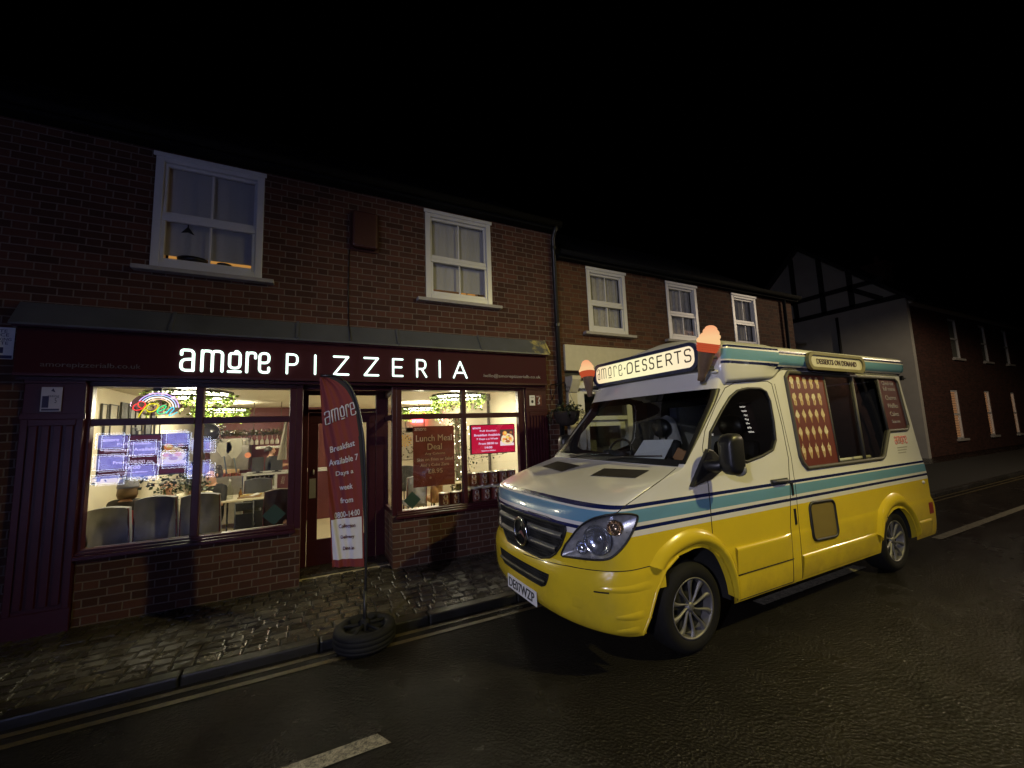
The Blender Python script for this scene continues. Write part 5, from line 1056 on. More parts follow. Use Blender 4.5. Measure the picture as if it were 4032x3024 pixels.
def make_side(sgn):
    """grid of (q, z) snapped to the cut-outs; returns vertices and faces sorted by panel"""
    cuts = [P_ARF, P_ARR, P_DWIN, HEAD] + ([P_BWIN] if sgn < 0 else []); bb = [(min(a for a, _ in c)-.03, max(a for a, _ in c)+.03, min(b for _, b in c)-.03, max(b for _, b in c)+.03) for c in cuts]
    V = []; UV = []
    for j, z in enumerate(ZS):
        for i in range(NC):
            q = QS[j][i]; p = (q, z)
            for c, b in zip(cuts, bb):
                if b[0] < q < b[1] and b[2] < z < b[3]:
                    d, n_ = segnear(p, c)
                    if d < .0138 and n_[1] > ZS[0]-.001: p = n_; break
            UV.append(p); x, y = skin_q(*p); V.append((x, sgn*y, p[1]))
    F = {}
    for j in range(len(ZS)-1):
        for i in range(NC-1):
            idx = (j*NC+i, j*NC+i+1, (j+1)*NC+i+1, (j+1)*NC+i); cq = sum(UV[k][0] for k in idx)/4; cz = sum(UV[k][1] for k in idx)/4; part = 'body_shell'
            if any(inpoly(cq, cz, c) for c in cuts): 
                if sgn > 0 and False: pass
                continue
            if i < K-1 and 1.425 < cz < 2.05: part = 'windscreen'
            elif i < K-2 and 1.03 < cz <= 1.405: part = 'bonnet'
            elif cz < .735 and cq < .95: part = 'front_bumper'
            elif inpoly(cq, cz, P_DOOR): part = 'door_near' if sgn < 0 else 'door_far'
            F.setdefault(part, []).append(idx if sgn > 0 else idx[::-1])
    return V, F
VL, FL = make_side(-1); VR, FR_ = make_side(1)
def sub(mb, V, fs):
    m = {}; vs = []; out = []
    for f in fs:
        o = []
        for k in f:
            if k not in m: m[k] = len(vs); vs.append(V[k])
            if not o or o[-1] != m[k]: o.append(m[k])
        if len(set(o)) > 2: out.append(o)
    mb.add(vs, out, 0, True)
parts = {}
for nm_, mt in (('body_shell',LIV),('bonnet',LIV),('front_bumper',LIV),('windscreen',None)):
    mb = MB(); sub(mb, VL, FL[nm_]); sub(mb, VR, FR_[nm_])
    if nm_ == 'body_shell':
        mb.grid(lambda u, v: Vector((prof(.285+1.99*v)[4]-.002, hwz(.285+1.99*v)*(2*u-1), .285+1.99*v)), 8, 30)          # rear face
    parts[nm_] = vb(mb, nm_, mt or glass('windscreen_glass', (.82,.87,.85), 1.25))
mb = MB(); mb.box(.47, 2.85, -.93, .93, .292, .33); mb.box(-.5, 4.1, -.5, .5, .30, .34); vb(mb, 'floor_pan', plain('black_underbody', (.006,.006,.006), .95, spec=.1))
mb = MB()
for V_, F_, s_ in ((VL, FL, -1), (VR, FR_, 1)):
    for k_ in ('body_shell', 'door_near' if s_ < 0 else 'door_far'): sub(mb, [(x+.012, y-s_*.022, z) for x, y, z in V_], [f for f in F_[k_] if all(V_[i][2] > 1.25 and V_[i][0] < 1.6 for i in f)])
vb(mb, 'cab_lining', plain('dark_cab_lining', (.022,.02,.019), .85))
mb = MB(); sub(mb, VL, FL['door_near']); door = vb(mb, 'door', LIV)
mb = MB(); sub(mb, VR, FR_['door_far']); door2 = vb(mb, 'door', LIV)
def qtube(name, poly, r, mat, par, closed=True, off=.0, n=6, f=skn):
    mb = MB(); mb.tube([f(q, z, off) for q, z in dens(poly, closed)], r, n, 0, closed=closed); return vb(mb, name, mat, par)
qtube('panel_gap', P_DOOR, .0042, GAP, door, f=lambda q, z, o: skn(q, z, -.001))
for nm_, pl, par in (('panel_gap', [(-.9,1.03),(-.6,1.035),(-.44,1.025)], parts['bonnet']), ('panel_gap', [(.22,1.13),(.33,1.185),(.53,1.265),(.70,1.33),(.862,1.393)], parts['bonnet']), ('panel_gap', [(-.95,.682),(-.62,.70),(-.30,.722),(0.0,.735),(.25,.742),(.52,.742),(.66,.742)], parts['front_bumper']), ('panel_gap', xz([(1.41,2.10),(1.44,1.39),(1.40,.99),(1.39,.30)]), parts['body_shell'])):
    qtube(nm_, pl, .0035, GAP, par, False, -.001)
# recess below the pod
# ---- roof pod
def pod():
    lev = [(0,.575,.75,4,.925),(.12,.56,.74,4,.93),(.3,.545,.73,4,.935),(.45,.54,.72,4.5,.94),(.6,.555,.72,4.5,.945),(.8,.565,.725,4.5,.945),(1.0,.575,.735,4.5,.945)]
    up = [(2.42,.585,.745,4.5,.943,4.06),(2.445,.60,.76,4.5,.935,4.04),(2.463,.625,.79,4.2,.905,3.97),(2.475,.66,.84,4,.85,3.75),(2.49,.69,.87,4,.83,1.52),(2.51,.72,.90,4,.80,1.45),(2.55,.76,.94,3.5,.68,1.42),(2.59,.81,.97,3,.52,1.36),(2.62,.86,1.0,2.6,.36,1.3),(2.645,.90,1.03,2.4,.18,1.2),(2.652,.93,1.05,2.4,.02,1.1)]
    k1, k2 = 26, 60; mb = MB(); rows = []
    def ss_(a, b, x): t = max(0, min(1, (x-a)/(b-a))); return t*t*(3-2*t)
    def zlow(x): return 2.075 if x < .66 else 2.10 + .055*min(1, (x-.66)/.7) + .095*ss_(1.36, 1.58, x)
    def ring(f, s, n, w, r, zf):
        o = []
        for k in range(k1): t = math.pi/2*k/k1; x = f+(s-f)*(1-math.cos(t)**(2/n)); o.append((x, w*math.sin(t)**(2/n), zf(x)))
        for k in range(k2+1):
            x = s+(r-s)*k/k2; z_ = zf(x); q_ = ss_(1.12, 1.5, x)*(1-ss_(2.25, 2.30, z_)); o.append((x, w+(hwz(z_)+.005-w)*q_ if w > .86 else w, z_))
        o.append((r+.02 if w > .1 else r, w-.04 if w > .1 else w*.5, zf(r))); o.append((r+.025 if w > .1 else r, 0, zf(r))); return o
    rows.append(ring(.68,.80,4,.865,4.05, lambda x: zlow(x)+.004))
    for t, f, s, n, w in lev: rows.append(ring(f, s, n, w if t else w-.005, 4.07, lambda x, t=t: zlow(x)*(1-t)+2.40*t))
    for z, f, s, n, w, r in up: rows.append(ring(f, s, n, w, r, lambda x, z=z: z))
    m = len(rows[0])
    for sg in (-1, 1):
        mb.add([(x, sg*y, z) for R_ in rows for x, y, z in R_], [((j*m+i, j*m+i+1, (j+1)*m+i+1, (j+1)*m+i) if sg > 0 else (j*m+i, (j+1)*m+i, (j+1)*m+i+1, j*m+i+1)) for j in range(len(rows)-1) for i in range(m-1)], 0, True)
    return mb
o = vb(pod(), 'roof_pod', LIV)
mb = MB()
mb.tube([(.565+.0*abs(y), y, 2.195) for y in np.linspace(-.9,.9,5)], .012, 6); vb(mb, 'rain_lip', plain('white_trim', (.6,.6,.58), .4), o)
# ---- roof sign
sg_ = empty('roof_sign', (0,0,0)); sg_.parent = van
def stadium(w, h, n=10): return rrect(w, h, h/2-1e-4, n)
S0 = Vector((.525, -.009, 2.3655))
DY = lambda u, v, d=0.0: Vector((S0.x-d, S0.y-u, S0.z+v))
mb = MB(); A_o = rrect(1.53,.27,.105,10); A_i = rrect(1.45,.205,.075,10); n_ = len(A_o)
mb.add([DY(*p, .0) for p in A_o]+[DY(*p, .03) for p in A_o]+[DY(*p, .03) for p in A_i]+[DY(*p, .012) for p in A_i], [(k*n_+i, k*n_+(i+1) % n_, (k+1)*n_+(i+1) % n_, (k+1)*n_+i) for k in range(3) for i in range(n_)])
vb(mb, 'sign_border', plain('navy_sign_border', (.015,.02,.07), .4), sg_); mb = MB(); mb.prism([DY(*p, -.06) for p in A_o], (.055,0,0)); vb(mb, 'sign_case', plain('white_trim', (.6,.6,.58), .4), sg_)
t = NT('lit_sign_face'); p = t.obj(); sp = t.n('ShaderNodeSeparateXYZ'); t.l(p, sp.inputs[0]); em = t.n('ShaderNodeEmission')
t.l(t.ramp(t.math('ADD', t.math('MULTIPLY', sp.outputs[1], .6), .5), [(.08,(.98,.80,.55)),(.45,(1.0,.93,.55)),(.72,(1.0,.93,.52)),(.93,(.98,.74,.45))]), em.inputs[0]); em.inputs[1].default_value = 1.02; t.l(em.outputs[0], t.out.inputs[0])
mb = MB(); mb.add([DY(*p, .012) for p in A_i], [list(range(n_))]); vb(mb, 'lit_face', t.mat, sg_)
mb = MB(); VYL = lambda y0, y1, z0, z1: (lambda q: Vector((.508, y0+(y1-y0)*q[0], z0+(z1-z0)*q[1])))
def vstroke(paths, y0, y1, z0, z1, r):
    m = VYL(y0, y1, z0, z1); w = abs(y1-y0)
    for P, rr_ in paths: mb.tube(rp([m(p) for p in P], rr_*1.0), r, 8, 0, squash=((1,0,0), .35))
for P, a, b in ((A_,.683,.64), (M_,.612,.522), (O_,.486,.427), (R_,.389,.337), (E_,.305,.244)): vstroke([(pp, min(rr_, .03)) for pp, rr_ in P], a, b, 2.312, 2.443, .0048)
mb.prism([(.510,.215,2.395),(.510,.19,2.395),(.510,.2025,2.372)], (-.004,0,0))
D_ = [([(.05,.02),(.05,.98),(.98,.98),(.98,.02),(.05,.02)], .05)]; S_ = [([(.92,.80),(.85,.98),(.08,.98),(.08,.52),(.93,.50),(.93,.02),(.1,.02),(.05,.22)], .032)]; T_ = [([(.0,.98),(1,.98)], .01), ([(.5,.98),(.5,.02)], .01)]
for P, a, b in ((D_,.167,.08), (EE,.038,-.031), (S_,-.07,-.133), (S_,-.168,-.232), (EE,-.272,-.347), (RR,-.387,-.470), (T_,-.497,-.580), (S_,-.612,-.690)): vstroke(P, a, b, 2.320, 2.440, .0075)
vb(mb, 'sign_lettering', plain('brown_sign_letters', (.05,.022,.012), .6), sg_)
# ---- cones
CONE_W = plain('wafer_brown', (.17,.105,.06), .7, var=.25, scale=50, bump=.4); CUP = glow('glowing_cup', (1.0,.15,.055), .46)
t = NT('glowing_ice'); p = t.obj(); em = t.n('ShaderNodeEmission'); sp = t.n('ShaderNodeSeparateXYZ'); t.l(p, sp.inputs[0])
t.l(t.ramp(t.math('MULTIPLY', sp.outputs[2], .36), [(.855,(1.0,.62,.27)),(.89,(1.0,.60,.29)),(.925,(1.0,.42,.20))]), em.inputs[0]); em.inputs[1].default_value = .95; t.l(em.outputs[0], t.out.inputs[0]); ICE = t.mat
def cone(y0, y1):
    c = empty('cone_lamp', (0,0,0)); c.parent = van; T = Vector((.42, y0, 2.115)); A = (Vector((.43, y1, 2.565)) - T); L = A.length; A.normalize(); X = A.cross(Vector((1,0,0))).normalized(); Y_ = A.cross(X)
    def lat(pr, wob=0):
        m = MB(); n = 20
        vs = [T + A*(h*L) + (X*math.cos(a) + Y_*math.sin(a))*(r*(1+wob*math.sin(a+h*26))) for r, h in pr for a in [2*math.pi*k/n for k in range(n)]]
        m.add(vs, [(i*n+k, i*n+(k+1) % n, (i+1)*n+(k+1) % n, (i+1)*n+k) for i in range(len(pr)-1) for k in range(n)], 0, True); return m
    vb(lat([(.001,-.01),(.030,0.0),(.034,.12),(.043,.2),(.046,.21),(.066,.5),(.070,.53)]), 'wafer', CONE_W, c)
    vb(lat([(.072,.54),(.084,.565),(.084,.58)]), 'cup', CUP, c); vb(lat([(.078,.582),(.090,.605),(.090,.62)]), 'cup_rib', CUP, c); vb(lat([(.082,.622),(.096,.645),(.096,.66)]), 'cup_rib', CUP, c); vb(lat([(.086,.662),(.099,.685),(.093,.70)]), 'cup_rib', CUP, c); vb(lat([(.070,.53),(.074,.58),(.080,.64),(.088,.70)]), 'cup_core', plain('dark_red_cup', (.16,.02,.012), .5), c)
    vb(lat([(.090,.70),(.097,.73),(.094,.77),(.083,.80),(.085,.83),(.078,.865),(.066,.885),(.067,.91),(.062,.94),(.050,.965),(.048,.985),(.038,1.01),(.018,1.03),(.001,1.035)], .06), 'ice', ICE, c)
    m = MB(); m.tube([T+A*(.22*L), T+A*(.22*L)+Vector((.14,0,0))], .012, 6); m.tube([T+A*(.45*L), T+A*(.45*L)+Vector((.14,0,0))], .012, 6); vb(m, 'bracket', RUB, c)
cone(-.84, -.985); cone(.745, .80)
# ---- side fascia sign
ss = empty('side_sign', (0,0,0)); ss.parent = van; SS = lambda u, v, d=0.0: Vector((2.44+u, -.95-d, 2.338-.008*u+v)); A_o = stadium(1.14,.185); A_i = stadium(1.05,.125); n_ = len(A_o)
mb = MB(); mb.add([SS(*p, 0) for p in A_o]+[SS(*p, .035) for p in A_o]+[SS(*p, .035) for p in A_i]+[SS(*p, .02) for p in A_i], [(k*n_+i, k*n_+(i+1) % n_, (k+1)*n_+(i+1) % n_, (k+1)*n_+i) for k in range(3) for i in range(n_)]); vb(mb, 'sign_border', plain('olive_gold_border', (.17,.15,.06), .4), ss)
mb = MB(); mb.add([SS(*p, .02) for p in A_i], [list(range(n_))]); vb(mb, 'sign_face', plain('cream_sign_face', (.55,.52,.40), .4), ss)
o = letters('sign_lettering', [('DESSERTS ON DEMAND', lambda a, b, d: SS(a, b, .021+d), .80, .056)], plain('brown_sign_letters', (.05,.022,.012), .6), None, bold=.012); o.parent = ss
# ---- serving window with menu panels
sw = empty('serving_window', (0,0,0)); sw.parent = van
mb = MB(); mb.tube([skn(q, z, .004) for q, z in dens(P_BWIN)], .020, 8, 0, closed=True); vb(mb, 'rubber_frame', plain('grey_brown_rubber', (.06,.055,.045), .6), sw)
def panel(name, pts, mat, off=.001): 
    m = MB(); g = dens(pts, True, .05); m.add([sd(x, z, off) for x, z in g], [list(range(len(g)))]); return vb(m, name, mat, sw)
MENU = plain('menu_red_brown', (.12,.022,.016), .45, var=.15); MENU2 = plain('menu_plum', (.075,.018,.02), .4, var=.2)
panel('menu_panel', [(1.60,1.33),(1.575,1.40),(1.60,2.17),(1.66,2.222),(2.31,2.22),(2.25,1.272),(1.66,1.272)], MENU); panel('price_panel', [(3.50,2.215),(3.92,2.21),(3.985,2.17),(3.985,1.62),(3.93,1.572),(3.46,1.57)], MENU2)
SLG = glass('serving_glass', (.92,.92,.86), 1.4)
panel('window_pane', [(2.31,2.22),(3.50,2.215),(3.46,1.57),(3.43,1.54),(3.22,1.30),(3.16,1.272),(2.25,1.272)], SLG, -.004)
for x0, x1 in ((2.31,2.25), (3.50,3.46), (2.90,2.78)):
    mb = MB(); mb.tube([sd(x0, 2.215, .0), sd(x1, 1.58 if x0 > 3.4 else 1.275, .0)], .012 if x0 != 2.9 else .016, 6); vb(mb, 'window_bar', plain('grey_brown_rubber', (.06,.055,.045), .6), sw)
ICEC = [plain(n, c, .6, var=.3, scale=60) for n, c in (('print_vanilla', (.55,.44,.26)), ('print_wafer', (.40,.24,.10)), ('print_cream', (.62,.54,.38)))]
mb = MB(); r3 = random.Random(9)
for j in range(5):
    for i in range(5):
        cx = 1.70+.115*i-.008*j+(.0 if j else .0); cz = 2.12-.172*j; Pm = lambda u, v, d: sd(cx+u, cz+v, .0016+d)
        if j < 2: body = [(-.02,-.06),(.02,-.06),(.03,-.02),(.022,.0),(.038,.03),(.02,.065),(-.018,.06),(-.034,.02),(-.022,-.005)]
        elif j < 4: body = [(0,-.075),(.022,-.01),(.034,.01),(.026,.035),(.008,.075),(-.01,.06),(-.03,.03),(-.032,.005),(-.02,-.01)]
        else: body = [(-.006,-.075),(.01,-.07),(.03,.0),(.03,.03),(.01,.04),(.004,.08),(-.012,.045),(-.03,.03),(-.03,0)]
        body = [(u*r3.uniform(.85,1.15), v*r3.uniform(.9,1.08)) for u, v in body]; mb.add([Pm(u, v, 0) for u, v in body], [list(range(len(body)))], r3.choice((0,0,2)))
        mb.add([Pm(u, v, .0006) for u, v in ((-.018,-.015),(.018,-.015),(.003,-.07),(-.004,-.07))], [(0,1,2,3)], 1)
        for q in range(3): u, v = r3.uniform(-.015,.015), r3.uniform(-.01,.05); mb.add([Pm(u+a, v+b, .0009+q*.0003) for a, b in ((-.008,0),(0,-.012),(.009,.002),(.001,.012))], [(0,1,2,3)], r3.choice((0,1,2)))
vb(mb, 'ice_cream_pictures', ICEC, sw)
o = letters('menu_lettering', [(s, (lambda cx, cz: (lambda a, b, d: sd(cx+a, cz+b, .002+d)))(3.74-.005*k, z_), w, h) for k, (s, z_, w, h) in enumerate((('Check our', 2.15,.30,.05), ('full menu', 2.08,.30,.05), ('Churros', 1.97,.27,.055), ('Waffles', 1.87,.27,.055), ('Cakes', 1.77,.22,.055), ('Scan me', 1.68,.2,.04)))], plain('pale_menu_ink', (.30,.26,.24), .6), None); o.parent = sw
# side and rear livery logo
lg = empty('side_logo', (0,0,0)); lg.parent = van; mb = MB(); mo = lambda x0, x1, z0, z1: (lambda q: sd(x0+(x1-x0)*q[0], z0+(z1-z0)*q[1], .002))
for P, a, b in ((A_,3.56,3.61), (M_,3.625,3.70), (O_,3.715,3.765), (R_,3.78,3.815), (E_,3.825,3.875)):
    for pp, rr_ in P: mb.tube(rp([mo(a, b, 1.41, 1.50)(q) for q in pp], min(rr_, .02)), .006, 6, 0, squash=((0,1,0), .3))
vb(mb, 'logo_lettering', plain('coral_logo_red', (.62,.10,.08), .5), lg); mb = MB()
for k in range(3): mb.box(3.58, 3.84-.03*k, -hwz(1.37-.03*k)-.0015, -hwz(1.37-.03*k)-.0005, 1.362-.03*k, 1.374-.03*k)
vb(mb, 'logo_small_print', plain('grey_small_print', (.3,.29,.26), .6), lg)
# ---- door window, mirror, handle
qtube('window_seal', P_DWIN, .013, RUB, door, off=.002)
mb = MB(); g = dens(DWIN, True, .04); mb.add([sd(x, z, -.003) for x, z in g], [list(range(len(g)))]); vb(mb, 'window_pane', glass('cab_side_glass', (.55,.57,.55), 1.6), door)
mb = MB(); mb.tube([(p[0], hwz(p[1])+.002, p[1]) for p in dens(DWIN)], .013, 6, 0, closed=True); vb(mb, 'window_seal', RUB, door2)
mb = MB(); mb.add([Vector((x, hwz(z)-.003, z)) for x, z in g], [list(range(len(g)))]); vb(mb, 'window_pane', glass('cab_far_glass', (.85,.87,.85), 1.2), door2)
mb = MB(); mb.tube(rp([sd(1.07,1.195,.0), sd(1.09,1.20,.035), sd(1.26,1.195,.035), sd(1.285,1.19,.0)], .02), .014, 8, 0); mb.box(1.05, 1.30, -hwz(1.19)-.006, -hwz(1.19), 1.165, 1.215); vb(mb, 'handle', plain('dark_grey_handle', (.05,.05,.055), .4), door)
for z0, z1 in ((.79,.93),(1.05,1.17)): mb = MB(); mb.box(1.335, 1.36, -.987, -.975, z0, z1); vb(mb, 'hinge_cover', BLACKP, parts['body_shell'])
def mirror(s):
    m = empty('door_mirror', (0,0,0)); m.parent = van; Q = lambda x, y, z: (x, s*y, z)
    mb = MB(); tri = [(.012,1.25),(.27,1.535),(.33,1.52),(.40,1.45),(.41,1.35),(.25,1.29)]; w = [Q(x, hwz(z)-.004, z) for x, z in tri]; v2 = [Q(x*.96+.012, hwz(z)+.035, z*.985+.021) for x, z in tri]; n = len(tri)
    mb.add(w+v2, [list(range(n)), list(range(2*n-1, n-1, -1))]+[(i, (i+1) % n, n+(i+1) % n, n+i) for i in range(n)]); mb.tube([Q(.22,.96,1.40), Q(.26,1.05,1.40), Q(.29,1.10,1.42)], [.055,.05,.045], 10); vb(mb, 'mirror_base', BLACKP, m, .008, True)
    mb = MB(); P = [(x, z) for x, z in rrect(.145,.325,.055,5)]; b = len(P); rows = []
    for x, sc in ((.20,.55),(.215,.80),(.245,.95),(.29,1.0),(.335,.98),(.35,.94)): rows.append([Q(x+.012*math.cos(u*9), 1.15+u*sc, 1.495+v*sc) for u, v in P])
    mb.add([p for R_ in rows for p in R_], [(j*b+i, j*b+(i+1) % b, (j+1)*b+(i+1) % b, (j+1)*b+i) for j in range(5) for i in range(b)]+[list(range(b)), [5*b+i for i in range(b)]], 0, True); vb(mb, 'mirror_housing', BLACKP, m, 0, True)
    mb = MB(); mb.add([Q(.353, 1.15+u*.86, 1.50+v*.86) for u, v in P], [list(range(b))]); vb(mb, 'mirror_glass', plain('mirror_silver', (.8,.8,.8), .03, 1.0, var=0), m)
    mb = MB(); mb.ball(Q(.345,1.165,1.375), .055, 8, 0, (.7,1.2,1.0)); vb(mb, 'indicator_lens', plain('smoked_clear_lens', (.22,.22,.21), .15), m)
mirror(-1); mirror(1)
# ---- headlights
def headlamp(s):
    h = empty('headlight', (0,0,0)); h.parent = van; M3 = lambda p: Vector((p.x, -s*p.y, p.z)) if s > 0 else p
    cq, cz = sum(p[0] for p in HEAD)/len(HEAD), sum(p[1] for p in HEAD)/len(HEAD); n = len(HEAD); fl = (lambda f: f[::-1]) if s > 0 else (lambda f: f)
    def patch(offs, mat, nm):
        m = MB(); vs = [skn(cq, cz, offs[-1])]; rings = [1.0,.85,.66,.45,.24]
        for k, sc in enumerate(rings): vs += [skn(cq+(q-cq)*sc, cz+(z-cz)*sc, offs[k]) for q, z in HEAD]
        fs = [fl((1+k*n+i, 1+k*n+(i+1) % n, 1+(k+1)*n+(i+1) % n, 1+(k+1)*n+i)) for k in range(4) for i in range(n)] + [fl((1+4*n+i, 1+4*n+(i+1) % n, 0)) for i in range(n)]
        m.add([M3(v) for v in vs], fs, 0, True); return vb(m, nm, mat, h)
    t = 'headlamp_bowl'; patch((.0,-.045,-.075,-.085,-.09,-.09), plain(t, (.52,.51,.50), .3, .45, var=.5, scale=26), 'bowl')
    patch((.004,.008,.010,.011,.011,.011), glass('headlamp_lens_%d' % s, (.9,.92,.95), 1.5), 'lens')
    m = MB(); m.tube([M3(skn(q, z, .002)) for q, z in HEAD], .008, 6, 0, closed=True); vb(m, 'seal', RUB, h)
    for q, z, r in ((.01,.935,.108), (.21,1.03,.055), (-.17,.865,.05)):
        m = MB(); c = skn(q, z, -.045); d = (skn(q, z, .02)-c).normalized(); X = d.orthogonal().normalized(); Y_ = d.cross(X); k = 18
        pr = [(1.0,.020),(.95,.022),(.88,.010),(.66,-.008),(.34,-.018),(.13,-.020),(.11,-.004),(.02,.0)]
        m.add([M3(c + d*(a*r*10*.1/.1*.1*10/1.0*.1 if False else a) + (X*math.cos(w)+Y_*math.sin(w))*r*rr_) for rr_, a in pr for w in [2*math.pi*i/k for i in range(k)]], [(j*k+i, j*k+(i+1) % k, (j+1)*k+(i+1) % k, (j+1)*k+i) for j in range(len(pr)-1) for i in range(k)], 0, True); vb(m, 'reflector', plain('reflector_amber', (.5,.37,.24), .2, .9) if q > .1 else plain('reflector_silver', (.62,.63,.66), .16, .85, var=.25, scale=40), h)
headlamp(-1); headlamp(1)
# ---- grille, star, lower grille, plate
FP = lambda y, z, off=0.0: Vector((fxy(y, z)-off, y, z))
def front_panel(name, half, mat, off, par, nu=28, nv=10):
    zs = [z for _, z in half]; z0, z1 = min(zs), max(zs); hh = sorted([(z, y) for y, z in half])
    def hwid(z):
        for (a, b), (c, d) in zip(hh, hh[1:]):
            if z <= c+1e-9: return b+(d-b)*((z-a)/(c-a) if c > a else 1)
        return hh[-1][1]
    mb = MB(); mb.grid(lambda u, v: FP((2*u-1)*hwid(z0+(z1-z0)*v), z0+(z1-z0)*v, off), nu, nv); return vb(mb, name, mat, par), hwid
t = NT('black_grille_mesh'); p = t.obj(); v_ = t.n('ShaderNodeTexVoronoi'); v_.inputs['Scale'].default_value = 52; v_.inputs['Randomness'].default_value = .15; t.l(p, v_.inputs['Vector']); t.bsdf(t.mix(t.ramp(v_.outputs['Distance'], [(.35,0),(.5,1)]), (.002,.002,.002), (.022,.022,.022)), .8, 0, v_.outputs['Distance'], .8, .01, .15); MESH = t.mat
GH = [(.30,.712),(.40,.735),(.47,.78),(.53,.85),(.57,.93),(.585,.975),(.578,1.0)]
gr, gw = front_panel('grille', GH, MESH, .004, van)
for zc, h in ((.925,.024), (.815,.024)):
    mb = MB(); mb.grid(lambda u, v: FP((2*u-1)*(gw(zc)-.012), zc+(v-.5)*2*h, .010+.020*math.sin(math.pi*v)), 28, 6); vb(mb, 'grille_bar', SILV if zc > .9 else plain('dark_silver_trim', (.15,.15,.15), .4, .6), gr)
mb = MB(); edge_ = [(y, z) for y, z in GH]; ep = [(-y, z) for y, z in edge_][::-1] + edge_; mb.tube([FP(y, z, .004) for y, z in dens(ep)], .009, 6, 0, closed=True); vb(mb, 'grille_surround', RUB, gr)
st = empty('bonnet_star', (0,0,0)); st.parent = gr; st.name = 'star_emblem'; sx = fxy(0,.86)-.045
mb = MB(); mb.tube([(sx, .112*math.cos(a), .862+.112*math.sin(a)) for a in np.linspace(0, 6.283, 37)[:-1]], .011, 8, 0, closed=True)
for k in range(3):
    a = math.pi/2 + k*2.0944; d = Vector((0, math.cos(a), math.sin(a))); w = Vector((0, -math.sin(a), math.cos(a))); c = Vector((sx,0,.862)); f = Vector((-.012,0,0))
    mb.add([c+w*.022, c+d*.108, c-w*.022, c+f, c-f*.8], [(0,1,3),(1,2,3),(1,0,4),(2,1,4),(0,3,4),(2,4,3)])
o = vb(mb, 'star', CHROME, gr); bpy.data.objects.remove(st)
mb = MB(); mb.lathe([(0,.0),(.105,.0),(.105,.03)], (0,0,0), 28, 0, 'x'); mb.v = [(sx+.012+x, y, .862+z) for x, y, z in mb.v]; vb(mb, 'star_backing', BLACKP, gr)
lg_, lw = front_panel('lower_grille', [(.34,.505),(.40,.53),(.44,.60),(.445,.628)], MESH, .004, van, 24, 6); mb = MB(); mb.grid(lambda u, v: FP((2*u-1)*.40, .555+(v-.5)*.03, .012+.012*math.sin(math.pi*v)), 20, 4); vb(mb, 'grille_bar', BLACKP, lg_)
pl = empty('number_plate', (0,0,0)); pl.parent = van; px_ = fxy(0,.385)-.012
mb = MB(); mb.box(px_-.004, px_+.002, -.262, .262, .325, .44); vb(mb, 'plate', plain('plate_white', (.72,.72,.74), .3, var=.02), pl)
o = letters('plate_lettering', [('DE07WZP', lambda a, b, d: Vector((px_-.0045-d, -a, .3825+b)), .46, .078)], plain('plate_black', (.01,.01,.01), .5), None, bold=.004); o.parent = pl
mb = MB(); mb.tube([skn(q, .60, .0) for q in np.linspace(-.03,.12,8)], .006, 6); vb(mb, 'bumper_slot', GAP, parts['front_bumper'])
mb = MB(); mb.grid(lambda u, v: skn(-.27+.11*u, .46+.085*v, .004*math.sin(math.pi*u)**.3*math.sin(math.pi*v)**.3+.0005), 8, 8); vb(mb, 'tow_cover', LIV, parts['front_bumper'])
for z0, a, b in ((.62,.0,.66), (.435,.16,.50), (.335,.15,.44)):
    mb = MB(); mb.grid(lambda u, v: skn(a+(b-a)*u, z0+.09*(v-.5)*(.3+.7*u), .007*math.sin(math.pi*v)*math.sin(math.pi*min(1,u*1.2))**.6 - .0012), 20, 8); vb(mb, 'bumper_crease', LIV, parts['front_bumper'])
# ---- bonnet vents, wipers, cab
def bz(x, y):
    lo, hi = 1.03, 1.40
    for _ in range(30):
        m_ = (lo+hi)/2
        if fxy(y, m_) < x: lo = m_
        else: hi = m_
    return lo
for s in (-1, 1):
    q = [(-.385,s*.235),(-.185,s*.19),(-.125,s*.70),(-.315,s*.73)]; mb = MB()
    def qp(u, v): a = [q[0][k]+(q[3][k]-q[0][k])*u for k in (0,1)]; b = [q[1][k]+(q[2][k]-q[1][k])*u for k in (0,1)]; x, y = a[0]+(b[0]-a[0])*v, a[1]+(b[1]-a[1])*v; return Vector((x, y, bz(x, y)+.004))
    mb.grid(qp, 10, 5); vb(mb, 'bonnet_vent', BLACKP, parts['bonnet'])
mb = MB(); mb.grid(lambda u, v: Vector((fxy((2*u-1)*.9, 1.405+.05*v)-.006, (2*u-1)*.9, 1.405+.05*v)), 24, 3); vb(mb, 'windscreen_surround', BLACKP, parts['windscreen'])
mb = MB(); mb.grid(lambda u, v: Vector((fxy((2*u-1)*.85, 1.97+.07*v)-.003, (2*u-1)*.85, 1.97+.07*v)), 24, 3); vb(mb, 'top_tint_band', glass('tinted_band', (.10,.10,.11), 1.2), parts['windscreen'])
for s in (-1, 1):
    mb = MB()
    def ap(u, v): z = 1.43+.61*v; f, s_2, n, w, _ = prof(z); t_ = math.pi/2*(.80+.2*u); return Vector((f+(s_2-f)*(1-math.cos(t_)**(2/n))-.003, s*(w*math.sin(t_)**(2/n)+.002), z))
    mb.grid(ap, 6, 20); vb(mb, 'windscreen_edge', BLACKP, parts['windscreen'])
for y0, y1 in ((.62,-.05), (-.05,-.72)):
    mb = MB(); mb.tube([(fxy(y0,1.43)-.02, y0, 1.43), (fxy((y0+y1)/2,1.47)-.03, (y0+y1)/2, 1.465), (fxy(y1,1.47)-.02, y1, 1.48)], .008, 6); vb(mb, 'wiper', BLACKP)
